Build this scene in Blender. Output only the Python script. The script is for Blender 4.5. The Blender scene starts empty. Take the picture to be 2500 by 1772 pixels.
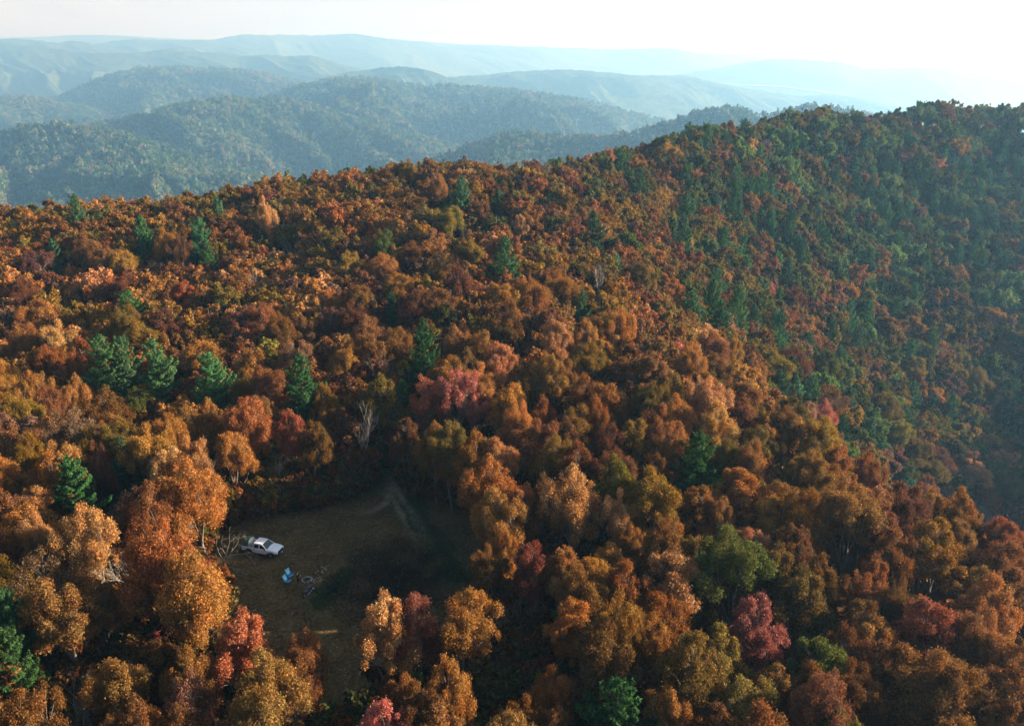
import bpy, bmesh, math, random
import numpy as np
from mathutils import Vector, Matrix, Euler

random.seed(7)
rng = np.random.default_rng(7)
R = math.radians
sc = bpy.context.scene
COL = sc.collection

# ------------------------------------------------------------------ camera, sky, sun, exposure
EYE = 60.0
PITCH = R(20.3)
FPX = 1962.0                      # focal length in pixels of the 2500 px wide photograph
cam_d = bpy.data.cameras.new('camera')
cam = bpy.data.objects.new('camera', cam_d)
COL.objects.link(cam)
cam.location = (0, 0, EYE)
cam.rotation_euler = (math.pi / 2 - PITCH, 0, 0)
cam_d.sensor_width = 36.0
cam_d.lens = 36.0 * FPX / 2500.0
cam_d.clip_start = 0.5
cam_d.clip_end = 120000
sc.camera = cam

SUN_AZ, SUN_EL = R(84), R(18)     # azimuth from +Y towards +X
world = bpy.data.worlds.new('World')
sc.world = world
world.use_nodes = True
nt = world.node_tree
nt.nodes.clear()
w_out = nt.nodes.new('ShaderNodeOutputWorld')
w_bg = nt.nodes.new('ShaderNodeBackground')
w_sky = nt.nodes.new('ShaderNodeTexSky')
w_sky.sky_type = 'NISHITA'
w_sky.sun_disc = False
w_sky.sun_elevation = SUN_EL
w_sky.sun_rotation = SUN_AZ
w_sky.altitude = 900
w_sky.air_density = 1.0
w_sky.dust_density = 3.0
w_sky.ozone_density = 1.0
w_bg.inputs['Strength'].default_value = 0.056
# thin high cloud veil: whitens the sky towards the horizon, all the way round
w_geo = nt.nodes.new('ShaderNodeTexCoord')
w_sep = nt.nodes.new('ShaderNodeSeparateXYZ')
nt.links.new(w_geo.outputs['Generated'], w_sep.inputs[0])
w_ramp = nt.nodes.new('ShaderNodeMapRange')
w_ramp.inputs['From Min'].default_value = 0.0
w_ramp.inputs['From Max'].default_value = 0.35
w_ramp.inputs['To Min'].default_value = 0.92
w_ramp.inputs['To Max'].default_value = 0.12
nt.links.new(w_sep.outputs['Z'], w_ramp.inputs['Value'])
w_bw = nt.nodes.new('ShaderNodeRGBToBW')
nt.links.new(w_sky.outputs[0], w_bw.inputs[0])
w_tint = nt.nodes.new('ShaderNodeMix'); w_tint.data_type = 'RGBA'; w_tint.blend_type = 'MULTIPLY'
w_tint.inputs['Factor'].default_value = 1.0
w_tint.inputs['B'].default_value = (1.12, 1.06, .98, 1)
nt.links.new(w_bw.outputs[0], w_tint.inputs['A'])
w_mix = nt.nodes.new('ShaderNodeMix'); w_mix.data_type = 'RGBA'
nt.links.new(w_ramp.outputs[0], w_mix.inputs['Factor'])
nt.links.new(w_sky.outputs[0], w_mix.inputs['A'])
nt.links.new(w_tint.outputs['Result'], w_mix.inputs['B'])
w_map = nt.nodes.new('ShaderNodeMapping'); w_map.inputs['Scale'].default_value = (3, 3, 26)
w_noi = nt.nodes.new('ShaderNodeTexNoise'); w_noi.inputs['Scale'].default_value = 1.6; w_noi.inputs['Detail'].default_value = 6
nt.links.new(w_geo.outputs['Generated'], w_map.inputs['Vector']); nt.links.new(w_map.outputs[0], w_noi.inputs['Vector'])
w_cr = nt.nodes.new('ShaderNodeMapRange'); w_cr.inputs['From Min'].default_value = .52; w_cr.inputs['From Max'].default_value = .75
w_cr.inputs['To Min'].default_value = 1.0; w_cr.inputs['To Max'].default_value = .80
nt.links.new(w_noi.outputs[0], w_cr.inputs['Value'])
w_cl = nt.nodes.new('ShaderNodeMix'); w_cl.data_type = 'RGBA'; w_cl.blend_type = 'MULTIPLY'; w_cl.inputs['Factor'].default_value = 1.0
nt.links.new(w_mix.outputs['Result'], w_cl.inputs['A']); nt.links.new(w_cr.outputs[0], w_cl.inputs['B'])
nt.links.new(w_cl.outputs['Result'], w_bg.inputs['Color'])
nt.links.new(w_bg.outputs[0], w_out.inputs['Surface'])

sun_d = bpy.data.lights.new('sun', 'SUN')
sun_d.energy = 5.0
sun_d.angle = R(0.5)
sun_d.color = (1.0, 0.90, 0.75)
sun = bpy.data.objects.new('sun', sun_d)
COL.objects.link(sun)
SUN_DIR = Vector((math.sin(SUN_AZ) * math.cos(SUN_EL), math.cos(SUN_AZ) * math.cos(SUN_EL), math.sin(SUN_EL)))
sun.rotation_euler = SUN_DIR.to_track_quat('Z', 'Y').to_euler()
sun.location = (200, 60, 300)

sc.view_settings.view_transform = 'Standard'
sc.view_settings.look = 'None'
sc.view_settings.gamma = 1.0
sc.view_settings.use_curve_mapping = False
sc.view_settings.exposure = 2.1
sc.render.engine = 'CYCLES'
cy = sc.cycles
cy.max_bounces = 5
cy.diffuse_bounces = 2
cy.glossy_bounces = 2
cy.transmission_bounces = 2
cy.transparent_max_bounces = 4
cy.volume_bounces = 1
cy.use_denoising = True
cy.caustics_reflective = False
cy.caustics_refractive = False
cy.sample_clamp_indirect = 4.0

HAZE_DENSITY = 0.00017
HAZE_COLOR = (0.25, 0.54, 0.84, 1)      # scatters blue more than red
HAZE_ANISO = 0.40

# ------------------------------------------------------------------ pixel / world helpers
CP, SP = math.cos(PITCH), math.sin(PITCH)

def ray(u, v):
    dx = (u - 1250.0) / FPX; dv = (v - 886.0) / FPX
    return dx, CP - dv * SP, -SP - dv * CP

def at(u, v, Y):
    dx, dy, dz = ray(u, v)
    t = Y / dy
    return dx * t, Y, EYE + dz * t

def proj(x, y, z):
    z = z - EYE
    fwd = y * CP - z * SP
    dwn = -(y * SP + z * CP)
    return 1250 + FPX * x / fwd, 886 + FPX * dwn / fwd, fwd

# ------------------------------------------------------------------ numpy noise
_perm = rng.permutation(512)
_grad = rng.uniform(0, 2 * math.pi, 512)

def gnoise(x, y):
    x = np.asarray(x, float); y = np.asarray(y, float)
    xi = np.floor(x).astype(int); yi = np.floor(y).astype(int)
    xf = x - xi; yf = y - yi
    def g(ix, iy, fx, fy):
        a = _grad[_perm[(_perm[ix & 511] + iy) & 511]]
        return np.cos(a) * fx + np.sin(a) * fy
    sx = xf * xf * xf * (xf * (xf * 6 - 15) + 10); sy = yf * yf * yf * (yf * (yf * 6 - 15) + 10)
    n00 = g(xi, yi, xf, yf); n10 = g(xi + 1, yi, xf - 1, yf)
    n01 = g(xi, yi + 1, xf, yf - 1); n11 = g(xi + 1, yi + 1, xf - 1, yf - 1)
    a = n00 + sx * (n10 - n00); b = n01 + sx * (n11 - n01)
    return (a + sy * (b - a)) * 1.5

def fbm(x, y, o=4):
    s = 0; a = 1.0; f = 1.0
    for _ in range(o):
        s = s + a * gnoise(x * f + 13.7 * f, y * f - 7.1 * f); a *= 0.5; f *= 2.03
    return s

def ridged(x, y, o=4):
    s = 0; a = 1.0; f = 1.0
    for _ in range(o):
        s = s + a * (1 - np.abs(gnoise(x * f + 31.7, y * f + 17.3)) * 2); a *= 0.5; f *= 2.1
    return s / 1.9

# ------------------------------------------------------------------ near terrain (thin plate spline)
CT = 12.5                                     # typical canopy height over the ground
ctrl = []
def cpx(u, v, Y, drop=CT):
    x, y, z = at(u, v, Y); ctrl.append((x, y, z - drop))
SKY_LINE = [(-250, 535, 235), (0, 512, 240), (300, 490, 250), (600, 455, 262), (780, 425, 268), (900, 405, 272), (1100, 398, 280),
            (1350, 393, 300), (1500, 368, 325), (1700, 310, 375), (2000, 278, 415), (2300, 262, 440), (2500, 268, 450), (2750, 275, 460)]
for u, v, Y in SKY_LINE:
    cpx(u, v, Y)
    x, y, z = at(u, v, Y)
    k = (Y + 75) / Y
    ctrl.append((x * k, Y + 75, z - CT - 34)); k = (Y + 260) / Y
    ctrl.append((x * k, Y + 260, z - CT - 130))
for p in [(0, 20, 0), (-60, 20, 0), (55, 20, -8), (0, -60, -4), (-90, -60, -4), (90, -60, -25),
          (-30, 60, 0), (-30, 84, 0), (-15, 84, 0), (-22, 96, 0), (-10, 70, 0), (-20, 110, 0), (-40, 96, 0), (-14, 55, 0),
          (0, 55, 0), (0, 90, .5), (-75, 60, -1), (-80, 110, -1.5), (-50, 150, 0), (-110, 170, -3), (0, 150, 2.5), (-60, 200, 3),
          (20, 60, -1.5), (25, 100, 0), (38, 122, -.5), (0, 200, 7), (-130, 60, -8), (-180, 150, -20), (-260, 100, -60),
          (50, 65, -4.5), (54, 92, -5), (66, 88, -8), (72, 62, -12), (92, 80, -26), (90, 110, -44), (90, 140, -56), (115, 195, -68), (120, 140, -75), (150, 100, -88),
          (200, 180, -80), (160, 40, -70), (250, 240, -55), (285, 150, -22), (305, 225, -4), (360, 340, 0), (420, 250, 30), (400, 80, 0), (60, 160, -22), (40, 190, -4)]:
    ctrl.append(p)
for u, v, Y in [(2350, 1100, 228), (2200, 900, 265), (2450, 850, 290), (2200, 700, 312), (2450, 600, 350), (2200, 450, 385), (2450, 400, 415),
                (1950, 600, 300), (1950, 420, 365), (1700, 480, 300), (1700, 640, 240), (1850, 800, 210), (2050, 950, 212), (1500, 480, 262)]:
    cpx(u, v, Y, 12)
cpts = np.array(ctrl)
def _tps(r2):
    return np.where(r2 > 1e-9, 0.5 * r2 * np.log(np.maximum(r2, 1e-9)), 0.0)
_S = 100.0
_P = cpts[:, :2] / _S
_n = len(_P)
_A = np.zeros((_n + 3, _n + 3))
_d2 = ((_P[:, None] - _P[None]) ** 2).sum(-1)
_A[:_n, :_n] = _tps(_d2) + np.eye(_n) * 2e-3
_A[:_n, _n] = 1; _A[:_n, _n + 1:] = _P
_A[_n, :_n] = 1; _A[_n + 1:, :_n] = _P.T
_W = np.linalg.solve(_A, np.concatenate([cpts[:, 2], np.zeros(3)]))

def ground(x, y):
    x = np.asarray(x, float); y = np.asarray(y, float)
    sh = x.shape
    q = np.stack([x.ravel(), y.ravel()], -1) / _S
    out = np.empty(len(q))
    for i in range(0, len(q), 20000):
        s = q[i:i + 20000]
        d2 = ((s[:, None] - _P[None]) ** 2).sum(-1)
        out[i:i + 20000] = _tps(d2) @ _W[:_n] + _W[_n] + s @ _W[_n + 1:]
    d = np.hypot(x.ravel() + 20, y.ravel() - 85)
    wob = np.clip((d - 35) / 60, 0, 1)
    out += wob * (fbm(x.ravel() / 45, y.ravel() / 45, 3) * 2.0)
    # beyond the ridge the land falls away into the valleys
    out = np.maximum(out, -330.0)
    return out.reshape(sh)

def g1(x, y):
    return float(ground(np.array([x]), np.array([y]))[0])

def gp(u, v):
    """where the ray through a point of the photograph meets the open ground of the clearing"""
    z = 0.0
    dx, dy, dz = ray(u, v)
    for _ in range(8):
        t = (z - EYE) / dz
        z = g1(dx * t, dy * t)
    t = (z - EYE) / dz
    return Vector((dx * t, dy * t, z))

def hit(u, v, h, Y0=35.0):
    """ground point of a tree of height h whose top is seen at u, v: first place along the ray"""
    dx, dy, dz = ray(u, v)
    Y = np.arange(Y0, 560, 0.5)
    t = Y / dy
    g = ground(dx * t, Y)
    below = np.nonzero(EYE + dz * t < g + h)[0]
    i = below[0] if len(below) else len(Y) - 1
    return float(dx * t[i]), float(Y[i]), float(g[i])

# ------------------------------------------------------------------ mesh helpers
def mesh_np(name, verts, faces, mats=(), mat_idx=None, smooth=False, attrs=None):
    """faces: (n, k) int array of k-gons"""
    me = bpy.data.meshes.new(name)
    verts = np.asarray(verts, np.float32); faces = np.asarray(faces, np.int32)
    n, k = faces.shape
    me.vertices.add(len(verts)); me.vertices.foreach_set('co', verts.ravel())
    me.loops.add(n * k); me.loops.foreach_set('vertex_index', faces.ravel())
    me.polygons.add(n); me.polygons.foreach_set('loop_start', np.arange(0, n * k, k, dtype=np.int32))
    if mat_idx is not None:
        me.polygons.foreach_set('material_index', np.asarray(mat_idx, np.int32))
    me.polygons.foreach_set('use_smooth', np.full(n, smooth))
    for m in mats:
        me.materials.append(m)
    for an, (ty, arr) in (attrs or {}).items():
        a = me.attributes.new(an, ty, 'POINT')
        a.data.foreach_set('vector' if ty == 'FLOAT_VECTOR' else 'value', np.asarray(arr, np.float32).ravel())
    me.update(calc_edges=True)
    return me

def link(name, data, parent=None, loc=(0, 0, 0), rot=(0, 0, 0), scale=(1, 1, 1)):
    o = bpy.data.objects.new(name, data)
    COL.objects.link(o)
    o.location = loc; o.rotation_euler = rot; o.scale = scale
    if parent is not None:
        o.parent = parent
    return o

def thing(name, label, cat, loc=(0, 0, 0), rz=0.0, group=None, data=None):
    o = link(name, data, None, loc, (0, 0, rz))
    o['label'] = label; o['category'] = cat
    if group: o['group'] = group
    return o

class MB:
    """collects simple shapes into one mesh"""
    def __init__(s):
        s.bm = bmesh.new()
    def box(s, c, size, rot=None, bevel=0.0, taper=None):
        r = bmesh.ops.create_cube(s.bm, size=1.0)
        vs = r['verts']
        for v in vs:
            v.co.x *= size[0]; v.co.y *= size[1]; v.co.z *= size[2]
            if taper and v.co.z > 0:
                v.co.x *= taper[0]; v.co.y *= taper[1]
        if bevel > 0:
            es = list({e for v in vs for e in v.link_edges})
            rb = bmesh.ops.bevel(s.bm, geom=es, offset=bevel, segments=2, affect='EDGES')
            vs = list({v for f in rb['faces'] for v in f.verts} | {v for v in vs if v.is_valid})
        M = Matrix.Translation(Vector(c))
        if rot: M = M @ Euler(rot).to_matrix().to_4x4()
        bmesh.ops.transform(s.bm, matrix=M, verts=vs)
        return s
    def tube(s, pts, radii, n=7, cap=True):
        pts = [Vector(p) for p in pts]
        if not hasattr(radii, '__len__'): radii = [radii] * len(pts)
        rings = []
        for i, p in enumerate(pts):
            d = (pts[min(i + 1, len(pts) - 1)] - pts[max(i - 1, 0)])
            d = d.normalized() if d.length > 1e-9 else Vector((0, 0, 1))
            a = d.cross(Vector((0, 0, 1)) if abs(d.z) < .9 else Vector((1, 0, 0))).normalized()
            b = d.cross(a)
            rings.append([s.bm.verts.new(p + (a * math.cos(2 * math.pi * k / n) + b * math.sin(2 * math.pi * k / n)) * radii[i]) for k in range(n)])
        for r0, r1 in zip(rings, rings[1:]):
            for k in range(n):
                s.bm.faces.new((r0[k], r0[(k + 1) % n], r1[(k + 1) % n], r1[k]))
        if cap:
            s.bm.faces.new(rings[0][::-1]); s.bm.faces.new(rings[-1])
        return s
    def lathe(s, prof, axis='Y', c=(0, 0, 0), n=20):
        """prof: (radius, along)"""
        rings = []
        for r, h in prof:
            ring = []
            for k in range(n):
                a = 2 * math.pi * k / n
                p = (r * math.cos(a), h, r * math.sin(a)) if axis == 'Y' else ((h, r * math.cos(a), r * math.sin(a)) if axis == 'X' else (r * math.cos(a), r * math.sin(a), h))
                ring.append(s.bm.verts.new((p[0] + c[0], p[1] + c[1], p[2] + c[2])))
            rings.append(ring)
        for r0, r1 in zip(rings, rings[1:]):
            for k in range(n):
                s.bm.faces.new((r0[k], r0[(k + 1) % n], r1[(k + 1) % n], r1[k]))
        return s
    def poly(s, pts):
        s.bm.faces.new([s.bm.verts.new(p) for p in pts]); return s
    def prism(s, prof, y0, y1, inset=0.0):
        """side profile (x, z) between two y"""
        a = [s.bm.verts.new((x, y0, z)) for x, z in prof]; b = [s.bm.verts.new((x, y1, z)) for x, z in prof]
        s.bm.faces.new(a); s.bm.faces.new(b[::-1])
        for i in range(len(prof)):
            j = (i + 1) % len(prof)
            s.bm.faces.new((a[j], a[i], b[i], b[j]))
        return s
    def loft(s, rings, cap=True):
        R_ = [[s.bm.verts.new(p) for p in r] for r in rings]
        n = len(R_[0])
        for r0, r1 in zip(R_, R_[1:]):
            for k in range(n):
                s.bm.faces.new((r0[k], r0[(k + 1) % n], r1[(k + 1) % n], r1[k]))
        if cap:
            s.bm.faces.new(R_[0][::-1]); s.bm.faces.new(R_[-1])
        return s
    def done(s, name, mat, parent=None, loc=(0, 0, 0), rot=(0, 0, 0), smooth=True, angle=35):
        bmesh.ops.recalc_face_normals(s.bm, faces=s.bm.faces)
        me = bpy.data.meshes.new(name)
        s.bm.to_mesh(me); s.bm.free()
        me.materials.append(mat)
        if smooth:
            me.polygons.foreach_set('use_smooth', [True] * len(me.polygons))
            try: me.set_sharp_from_angle(angle=R(angle))
            except Exception: pass
        return link(name, me, parent, loc, rot)

# ------------------------------------------------------------------ materials
def new_mat(name):
    m = bpy.data.materials.new(name); m.use_nodes = True
    return m, m.node_tree, m.node_tree.nodes['Principled BSDF']

def mat(name, col, rough=.6, metal=0.0, noise=0.0, scale=8.0, spec=None, coat=0.0):
    m, t, b = new_mat(name)
    b.inputs['Roughness'].default_value = rough
    b.inputs['Metallic'].default_value = metal
    if coat: b.inputs['Coat Weight'].default_value = coat
    if spec is not None: b.inputs['Specular IOR Level'].default_value = spec
    if noise > 0:
        tc = t.nodes.new('ShaderNodeTexCoord'); n = t.nodes.new('ShaderNodeTexNoise')
        n.inputs['Scale'].default_value = scale; n.inputs['Detail'].default_value = 5
        t.links.new(tc.outputs['Object'], n.inputs['Vector'])
        mr = t.nodes.new('ShaderNodeMapRange')
        mr.inputs['From Min'].default_value = .25; mr.inputs['From Max'].default_value = .75
        mr.inputs['To Min'].default_value = 1 - noise; mr.inputs['To Max'].default_value = 1 + noise
        t.links.new(n.outputs[0], mr.inputs['Value'])
        mx = t.nodes.new('ShaderNodeMix'); mx.data_type = 'RGBA'; mx.blend_type = 'MULTIPLY'; mx.inputs['Factor'].default_value = 1
        mx.inputs['A'].default_value = (*col, 1)
        t.links.new(mr.outputs[0], mx.inputs['B']); t.links.new(mx.outputs['Result'], b.inputs['Base Color'])
        bp = t.nodes.new('ShaderNodeBump'); bp.inputs['Strength'].default_value = .25; bp.inputs['Distance'].default_value = .02
        t.links.new(n.outputs[0], bp.inputs['Height']); t.links.new(bp.outputs[0], b.inputs['Normal'])
    else:
        b.inputs['Base Color'].default_value = (*col, 1)
    return m

def leaf_mat(name, transl=.35, var=.75, hue_to=(1.12, .92, .8)):
    """leaf colour comes from the tree (property leaf_color), varied leaf by leaf and clump by clump"""
    m = bpy.data.materials.new(name); m.use_nodes = True
    t = m.node_tree; t.nodes.clear()
    out = t.nodes.new('ShaderNodeOutputMaterial')
    a = t.nodes.new('ShaderNodeAttribute'); a.attribute_type = 'INSTANCER'; a.attribute_name = 'leaf_color'
    v = t.nodes.new('ShaderNodeAttribute'); v.attribute_name = 'leaf_var'
    c = t.nodes.new('ShaderNodeAttribute'); c.attribute_name = 'clump_var'
    mr = t.nodes.new('ShaderNodeMapRange')
    mr.inputs['To Min'].default_value = 1 - var * .6; mr.inputs['To Max'].default_value = 1 + var
    t.links.new(v.outputs['Fac'], mr.inputs['Value'])
    m1 = t.nodes.new('ShaderNodeMix'); m1.data_type = 'RGBA'; m1.blend_type = 'MULTIPLY'; m1.inputs['Factor'].default_value = 1
    t.links.new(a.outputs['Color'], m1.inputs['A']); t.links.new(mr.outputs[0], m1.inputs['B'])
    m2 = t.nodes.new('ShaderNodeMix'); m2.data_type = 'RGBA'; m2.blend_type = 'MULTIPLY'
    t.links.new(c.outputs['Fac'], m2.inputs['Factor'])
    t.links.new(m1.outputs['Result'], m2.inputs['A']); m2.inputs['B'].default_value = (*hue_to, 1)
    d = t.nodes.new('ShaderNodeBsdfDiffuse'); tr = t.nodes.new('ShaderNodeBsdfTranslucent')
    t.links.new(m2.outputs['Result'], d.inputs['Color']); t.links.new(m2.outputs['Result'], tr.inputs['Color'])
    mx = t.nodes.new('ShaderNodeMixShader'); mx.inputs[0].default_value = transl
    t.links.new(d.outputs[0], mx.inputs[1]); t.links.new(tr.outputs[0], mx.inputs[2])
    t.links.new(mx.outputs[0], out.inputs['Surface'])
    return m

M_LEAF = leaf_mat('autumn_leaves')
M_NEEDLE = leaf_mat('pine_needles', .2, .6, (.75, .95, .8))
M_BARK = mat('bark', (.13, .10, .075), .9, noise=.4, scale=3)
M_BARK_PALE = mat('pale_bark', (.21, .19, .155), .85, noise=.35, scale=2.5)
M_BARK_DARK = mat('pine_bark', (.07, .05, .038), .9, noise=.4, scale=3)

# ------------------------------------------------------------------ tree prototypes
def tubes_np(segs, n=5):
    """segs: list of (points, radii); returns verts, quads"""
    V = []; F = []; o = 0
    ang = np.arange(n) * 2 * math.pi / n
    ca, sa = np.cos(ang), np.sin(ang)
    for pts, rad in segs:
        P = np.asarray(pts, float); m = len(P)
        D = np.gradient(P, axis=0); D /= np.linalg.norm(D, axis=1)[:, None] + 1e-9
        ref = np.where(np.abs(D[:, 2:3]) < .9, [[0, 0, 1.]], [[1., 0, 0]])
        A = np.cross(D, ref); A /= np.linalg.norm(A, axis=1)[:, None] + 1e-9
        B = np.cross(D, A)
        rr = np.asarray(rad, float)[:, None, None]
        V.append((P[:, None] + (A[:, None] * ca[None, :, None] + B[:, None] * sa[None, :, None]) * rr).reshape(-1, 3))
        i = np.arange(m - 1)[:, None]; k = np.arange(n)[None]
        F.append(np.stack([o + i * n + k, o + i * n + (k + 1) % n, o + (i + 1) * n + (k + 1) % n, o + (i + 1) * n + k], -1).reshape(-1, 4))
        o += m * n
    return np.concatenate(V), np.concatenate(F)

def unit(a):
    return a / (np.linalg.norm(a, axis=-1, keepdims=True) + 1e-9)

def leaves_np(C, N, L, W, rg):
    """leaf quads (rhombs) at C with normals N; returns verts, faces"""
    r = unit(rg.normal(size=C.shape))
    T = unit(np.cross(N, r)); B = np.cross(N, T)
    L = L[:, None]; W = W[:, None]
    fold = N * L * rg.uniform(-.25, .25, (len(C), 1))
    V = np.stack([C - T * L + fold, C + B * W, C + T * L + fold, C - B * W], 1).reshape(-1, 3)
    F = np.arange(len(C) * 4).reshape(-1, 4)
    return V, F

def curve(p, q, rg, n=4, sag=.12):
    p = np.asarray(p, float); q = np.asarray(q, float)
    d = np.linalg.norm(q - p)
    t = np.linspace(0, 1, n)[:, None]
    bend = rg.normal(size=3) * d * sag
    return p + (q - p) * t + bend * np.sin(t * math.pi) + np.array([0, 0, 1]) * d * .1 * np.sin(t * math.pi)

def broadleaf(seed, n_leaf, leaf=.15, H=14.5, rad=4.3, n_clump=70, base=.36, spread=1.0, sparse=0.0, lobes=5, n_side=5):
    rg = np.random.default_rng(seed)
    # lobes: big limbs, each carrying a dome of clumps
    zc = H * (base + (1 - base) * .5)
    hv = H * (1 - base) * .5
    L = []
    for k in range(lobes):
        a = 2 * math.pi * (k + rg.uniform(-.3, .3)) / max(lobes - 1, 1)
        if k == lobes - 1:
            L.append((rg.normal() * .5, rg.normal() * .5, zc + hv * .36, rad * .52))
        else:
            rr = rad * rg.uniform(.42, .68)
            L.append((math.cos(a) * rr, math.sin(a) * rr, zc + hv * rg.uniform(-.4, .28), rad * rg.uniform(.38, .58)))
    L = np.array(L)
    cl = []
    while len(cl) < n_clump:
        l = L[rg.integers(len(L))]
        d = unit(rg.normal(size=3) + [0, 0, .45])
        s = rg.uniform(.55, 1.0) ** .6
        p = l[:3] + d * l[3] * s * np.array([1, 1, 1.15]) * spread + rg.normal(0, .28, 3)
        if p[2] > H * (base - .06):
            cl.append(p)
    cl = np.array(cl)
    cr = rg.uniform(.36, 1.05, n_clump) * rad / 4.3
    cr *= 1.12 - .35 * np.clip((cl[:, 2] - zc) / hv, 0, 1)
    keep = rg.uniform(size=n_clump) > sparse
    w = cr ** 2 * keep; w /= w.sum()
    ci = rg.choice(n_clump, n_leaf, p=w)
    d = unit(rg.normal(size=(n_leaf, 3)) + np.array([0, 0, .35]))
    rr = cr[ci] * np.abs(rg.normal(.82, .26, n_leaf))
    P = cl[ci] + d * rr[:, None] * np.array([1, 1, 1.05])
    N = unit(d * .6 + rg.normal(size=(n_leaf, 3)) * .7 + np.array([0, 0, .25]))
    ll = leaf * rg.uniform(.45, 1.5, n_leaf)
    V, F = leaves_np(P, N, ll, ll * rg.uniform(.4, .85, n_leaf), rg)
    lv = np.repeat(rg.uniform(0, 1, n_leaf) ** 1.6, 4)
    cv = np.repeat(np.clip(rg.uniform(-.2, 1.1, n_clump)[ci] + rg.normal(0, .12, n_leaf), 0, 1), 4)
    # wood
    segs = []
    fork = np.array([rg.normal() * .3, rg.normal() * .3, H * base * rg.uniform(.75, 1.0)])
    segs.append((curve((0, 0, -1.2), fork, rg, 5, .03), np.linspace(.27, .19, 5) * H / 14.5))
    for l in L:
        tip = l[:3] - [0, 0, l[3] * .3]
        segs.append((curve(fork - [0, 0, rg.uniform(0, 1)], tip, rg, 5, .08), np.linspace(.15, .07, 5)))
    for i in range(n_clump):
        j = np.argmin(((L[:, :3] - cl[i]) ** 2).sum(1))
        segs.append((curve(L[j, :3] - [0, 0, L[j, 3] * .3], cl[i] + unit(rg.normal(size=3)) * .3, rg, 4, .12), np.array([.05, .038, .025, .012])))
    TV, TF = tubes_np(segs, n_side)
    return (TV, TF), (V, F, lv, cv)

def pine(seed, n_tuft=14000, H=17.0, rad=3.9, tuft=.2, top=.0, n_side=5, step=.8):
    rg = np.random.default_rng(seed)
    segs = [(np.stack([np.cumsum(rg.normal(0, .06, 9)), np.cumsum(rg.normal(0, .06, 9)), np.linspace(-1.2, H, 9)], 1), np.linspace(.26, .03, 9))]
    z = H * .2; P = []; N = []; S = []; brs = []
    irr = rg.uniform(0, 2 * math.pi)
    while z < H - .3:
        f = (z - H * .2) / (H * .8)
        ln = rad * (1 - f) ** .62 * (0.55 + .45 * min(1, f * 5)) + .35
        k = rg.integers(4, 7)
        a0 = rg.uniform(0, 2 * math.pi)
        for i in range(k):
            a = a0 + 2 * math.pi * i / k + rg.normal(0, .2)
            l = ln * rg.uniform(.6, 1.18) * (1 + .18 * math.cos(a - irr + z))
            rise = l * (.12 + .5 * f)
            brs.append((a, l, z + rg.normal(0, .15), rise))
        z += step * rg.uniform(.7, 1.25) * (1.1 - .35 * f)
    tot = sum(b[1] ** 1.5 for b in brs)
    for a, l, zz, rise in brs:
        m = max(12, int(n_tuft * l ** 1.5 / tot))
        t = rg.beta(2.2, 1.2, m)
        side = rg.uniform(-1, 1, m) * l * .26 * np.sin(np.clip(t, 0, 1) * math.pi * .8 + .3)
        droop = -.12 * l * np.sin(t * math.pi)
        ca, sa = math.cos(a), math.sin(a)
        x = ca * l * t - sa * side; y = sa * l * t + ca * side
        zt = zz + rise * t ** 1.6 + droop + rg.normal(0, .13, m) + np.abs(side) * .1
        P.append(np.stack([x, y, zt], 1))
        o = np.stack([np.full(m, ca) * .5, np.full(m, sa) * .5, np.full(m, .55)], 1)
        N.append(unit(o + rg.normal(size=(m, 3)) * .55))
        S.append(np.full(m, rg.uniform()))
        tt = np.linspace(0, .95, 4)
        segs.append((np.stack([ca * l * tt, sa * l * tt, zz + rise * tt ** 1.6 - .12 * l * np.sin(tt * math.pi)], 1), np.array([.06, .045, .03, .012]) * min(1, l / 2.5)))
    m = n_tuft // 60
    P.append(np.stack([rg.normal(0, .12, m), rg.normal(0, .12, m), rg.uniform(H - 1.2, H + .25, m)], 1)); N.append(unit(rg.normal(size=(m, 3)) + [0, 0, .5])); S.append(np.full(m, .5))
    P = np.concatenate(P); N = np.concatenate(N); S = np.concatenate(S)
    ll = tuft * rg.uniform(.6, 1.4, len(P))
    V, F = leaves_np(P, N, ll, ll * rg.uniform(.22, .42, len(P)), rg)
    lv = np.repeat(rg.uniform(0, 1, len(P)), 4); cv = np.repeat(np.clip(S + rg.normal(0, .1, len(P)), 0, 1), 4)
    TV, TF = tubes_np(segs, n_side)
    return (TV, TF), (V, F, lv, cv)

def bare(seed, H=13.0, lean=(0, 0), spread=.55, levels=5, r0=.17, up=.55, kids=(2, 5)):
    rg = np.random.default_rng(seed)
    segs = []
    def grow(p, d, l, r, lev):
        q = p + d * l
        c = curve(p, q, rg, 4, .09)
        segs.append((c, np.linspace(r, r * .55, 4)))
        if lev == 0: return
        for _ in range(rg.integers(*kids)):
            s = rg.uniform(.45, 1)
            pp = c[min(3, int(s * 3.5))]
            nd = unit(d + unit(rg.normal(size=3)) * spread * rg.uniform(.8, 1.5) + np.array([0, 0, up * .3]))
            grow(pp, nd, l * rg.uniform(.55, .85), r * .52, lev - 1)
    grow(np.array([0, 0, -.8]), unit(np.array([lean[0], lean[1], 1.0])), H * .34, r0, levels)
    return tubes_np(segs, 4)

def tree_meshes(kind, seed, **kw):
    """trunk mesh and crown mesh of one prototype"""
    (TV, TF), (V, F, lv, cv) = (pine if kind == 'pine' else broadleaf)(seed, **kw)
    tm = mesh_np('trunk', TV, TF, [M_BARK_DARK if kind == 'pine' else M_BARK], smooth=True)
    cm = mesh_np('crown', V, F, [M_NEEDLE if kind == 'pine' else M_LEAF], attrs={'leaf_var': ('FLOAT', lv), 'clump_var': ('FLOAT', cv)})
    return tm, cm

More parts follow.
